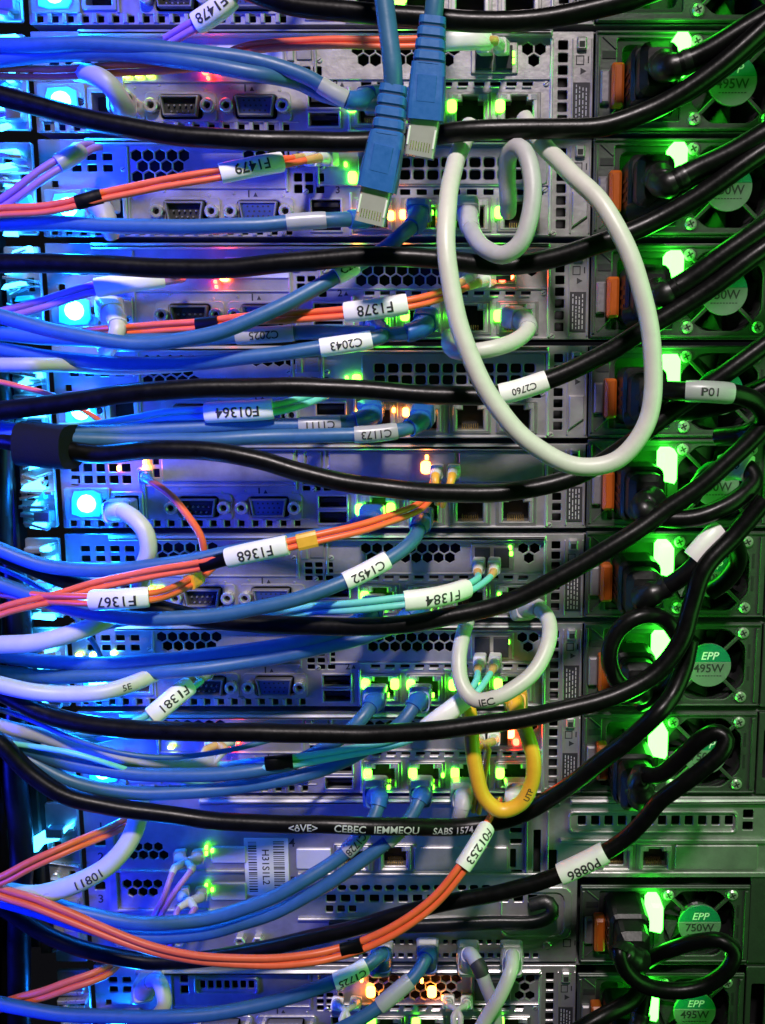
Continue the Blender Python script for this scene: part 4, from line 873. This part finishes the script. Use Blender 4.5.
fibre('red-orange fibre pair labelled F1367 with a yellow clip', [(-30, 590, 50), (0, 592, 52), (39, 597, 58), (66, 599, 66), (90, 600, 70), (149, 598, 70), (170, 592, 58), (193, 580, 38), (206, 570, 26), (216, 562, 14)], labels=[((90, 600), (149, 598), 'F1367', True, 'label_white', 5.2, 4.2, 6.4)], clips=[(193, 580)])
fibre('thin single orange fibre bending down from the amber-lit card', [(150, 480, 26), (170, 494, 30), (190, 518, 32), (201, 536, 32), (204, 552, 30), (203, 575, 22)], strands=1, r=1.7, lc_at=(146, 476), boots=('cord_grey', 'cord_grey'))
fibre('red fibre rising from the left edge to the printed power cord', [(-30, 888, 62), (0, 880, 62), (34, 863, 60), (64, 850, 56), (94, 838, 48), (120, 826, 38), (140, 812, 26)], r=1.5)
fibre('orange fibre pair labelled F01253 in front of the double-height server', [(-30, 876, 60), (0, 892, 60), (39, 905, 62), (105, 931, 64), (157, 950, 66), (200, 959, 68), (260, 962, 68), (318, 957, 68), (342, 951, 66), (364, 944, 66), (400, 927, 66), (440, 896, 64), (462, 868, 62), (473, 850, 58), (484, 832, 50), (492, 815, 36), (496, 800, 18)], r=1.6, labels=[((462, 869), (487, 829), 'F01253', True, 'label_white', 4.7, 4.0, 5.8)], sleeves=[((342, 951), (364, 944))])
fibre('red fibre pair at the bottom left, rising to the bottom server', [(-12, 1010, 46), (17, 1000, 46), (44, 994, 46), (68, 986, 44), (95, 977, 40), (112, 968, 34), (122, 955, 24)], r=1.6)
fibre('violet-lit fibre with a grey sleeve fanning out at the second blue light', [(-20, 214, 40), (0, 204, 40), (20, 190, 40), (45, 172, 38), (70, 157, 34), (85, 148, 26), (96, 146, 14)], m='fibre_violet', r=1.6, labels=[((58, 165), (80, 151), '', False, 'label_grey', 4.0, 3.4)])  # the violet is the fibre's material colour
fibre('violet fibre pair labelled F1478 at the top edge', [(166, 42, 30), (182, 32, 34), (200, 22, 36), (222, 6, 38), (240, -14, 38), (255, -40, 38)], m='fibre_violet', r=1.5, labels=[((198, 23), (232, -6), 'F1478', True, 'label_white', 5.4, 4.2, 6)])
fibre('dark fibre with a lilac sleeve slanting up beside the third blue light', [(-30, 322, 34), (10, 312, 36), (50, 302, 36), (96, 288, 34), (130, 283, 32), (165, 278, 26), (182, 275, 14)], m='fibre_violet', r=1.5, labels=[((98, 287), (164, 278), '', False, 'label_white', 5.0, 4.0)])
fibre('aqua fibre pair labelled F01364', [(60, 430, 34), (95, 428, 36), (136, 421, 38), (170, 415, 40), (207, 412, 42), (270, 409, 42), (295, 404, 38), (318, 396, 26), (335, 388, 14)], m='fibre_aqua', r=1.5, labels=[((207, 412), (272, 409), 'F01364', True, 'label_white', 5.4, 4.2, 6.4)])
fibre('aqua fibre pair labelled F1384', [(482, 580, 36), (470, 588, 44), (440, 596, 56), (400, 601, 60), (345, 607, 56), (310, 610, 44), (285, 614, 34), (255, 618, 24)], m='fibre_aqua', r=1.5, lc_at=(487, 562), labels=[((466, 589), (404, 601), 'F1384', True, 'label_white', 5.3, 4.2, 6.4)])
fibre('aqua fibre pair with a long white sleeve behind the white printed loop', [(483, 676, 34), (477, 688, 40), (462, 702, 44), (440, 718, 48), (420, 733, 46), (390, 744, 44), (350, 751, 44), (318, 757, 46), (291, 761, 48), (267, 764, 50), (240, 767, 42), (224, 768, 30), (205, 764, 16)], m='fibre_aqua', r=1.5, lc_at=(488, 657), labels=[((466, 699), (424, 730), '', False, 'label_white', 5.2, 4.2)], sleeves=[((267, 764), (291, 761))])
fibre('aqua fibre pair labelled F1381', [(192, 682, 28), (182, 690, 36), (160, 710, 44), (145, 722, 46), (120, 731, 44), (90, 738, 40), (60, 740, 34)], m='fibre_aqua', r=1.5, lc_at=(202, 668), boots=('cord_grey', 'boot_amber'), labels=[((189, 685), (154, 716), 'F1381', True, 'label_white', 5.6, 4.2, 6)])
fibre('amber fibre pair with white boots behind the yellow loop', [(484, 748, 30), (483, 765, 34), (480, 790, 30), (476, 812, 22)], m='cord_yellow', r=1.3, lc_at=(487, 735))
fibre('white fibre pair with amber boots left of a small red light', [(217, 747, 22), (205, 764, 30), (194, 778, 28), (184, 792, 18)], m='cord_grey', r=1.4, lc_at=(222, 736), sep=4.6)
fibre('violet fibre pair in the upper hexagonal slot of the double-height server', [(185, 866, 22), (175, 884, 31), (166, 900, 32), (158, 914, 26), (154, 926, 18)], m='fibre_violet', r=1.4, lc_at=(191, 853), boots=('cord_grey', 'cord_white'), sep=4.4)
fibre('violet fibre pair in the lower hexagonal slot of the double-height server', [(189, 903, 22), (182, 918, 30), (174, 934, 28), (166, 948, 18)], m='fibre_violet', r=1.4, lc_at=(194, 890), boots=('cord_grey', 'cord_white'), sep=4.4)
fibre('white fibre pair with plain boots at the bottom, left of the amber cages', [(345, 1012, 34), (345, 1030, 36), (344, 1060, 36)], m='cord_white', r=1.5, lc_at=(347, 1000), boots=('boot_white', 'boot_white'), sep=4.6)
fibre('white fibre pair with plain boots at the bottom, right of the amber cages', [(457, 1012, 34), (457, 1030, 36), (456, 1060, 36)], m='cord_white', r=1.5, lc_at=(458, 998), boots=('boot_white', 'boot_white'), sep=4.6)
fibre('short fibre pair with white and yellow boots by the amber light', [(443, 478, 26), (442, 490, 26), (440, 505, 20)], m='cord_yellow', r=1.3, lc_at=(446, 470), boots=('boot_white', 'clip_yellow'), sep=3.8)

# --- extra cords and strands in the tangles
for lb, pts in (('black power cord squeezed between two others in front of the topmost 495W badge', [(636, 112, 20), (680, 94, 34), (718, 70, 38), (758, 38, 40), (815, -8, 42)]),
                ('black power cord squeezed between two others by the upper of the two 750W badges', [(632, 214, 20), (676, 200, 34), (716, 180, 38), (762, 150, 40), (815, 116, 42)]),
                ('black power cord squeezed between two others inside the right side of the white loop', [(628, 318, 20), (672, 303, 34), (712, 280, 38), (760, 246, 40), (815, 206, 42)]),
                ('short black cord sagging behind the tagged P01 cord', [(630, 420, 20), (664, 412, 32), (700, 408, 34), (745, 396, 34), (790, 376, 34), (815, 366, 34)])):
    cord(lb, pts, r=4.6)
for lb, pts, m in (('thin blue strand rising above the pale cable under the label F1367', [(-30, 662, 30), (20, 656, 32), (60, 642, 32), (100, 628, 30), (145, 620, 22), (170, 616, 12)], 'patch_blue'),
                   ('thin blue strand running over the bundle towards the lowest round blue light', [(-30, 700, 46), (20, 716, 50), (70, 738, 54), (130, 754, 56), (190, 756, 50), (240, 748, 46), (280, 738, 36), (310, 733, 24), (330, 733, 8)], 'patch_blue'),
                   ('thin aqua strand crossing the left bundle below the crossing black cord', [(-30, 736, 52), (20, 744, 54), (70, 752, 56), (120, 768, 52), (170, 779, 40), (215, 785, 34), (250, 786, 30), (300, 777, 26), (330, 768, 10)], 'fibre_aqua'),
                   ('thin blue strand falling across the brackets at middle left', [(-30, 560, 30), (10, 572, 32), (44, 590, 32), (70, 612, 30), (92, 640, 26), (104, 664, 14)], 'patch_blue'),
                   ('thin orange strand curving through the bundle above the black strap', [(-30, 376, 34), (20, 386, 34), (60, 398, 34), (96, 418, 30), (118, 436, 20)], 'fibre_orange')):
    fibre(lb, pts, m=m, r=1.2, strands=1, group='thin strands in the left bundle')
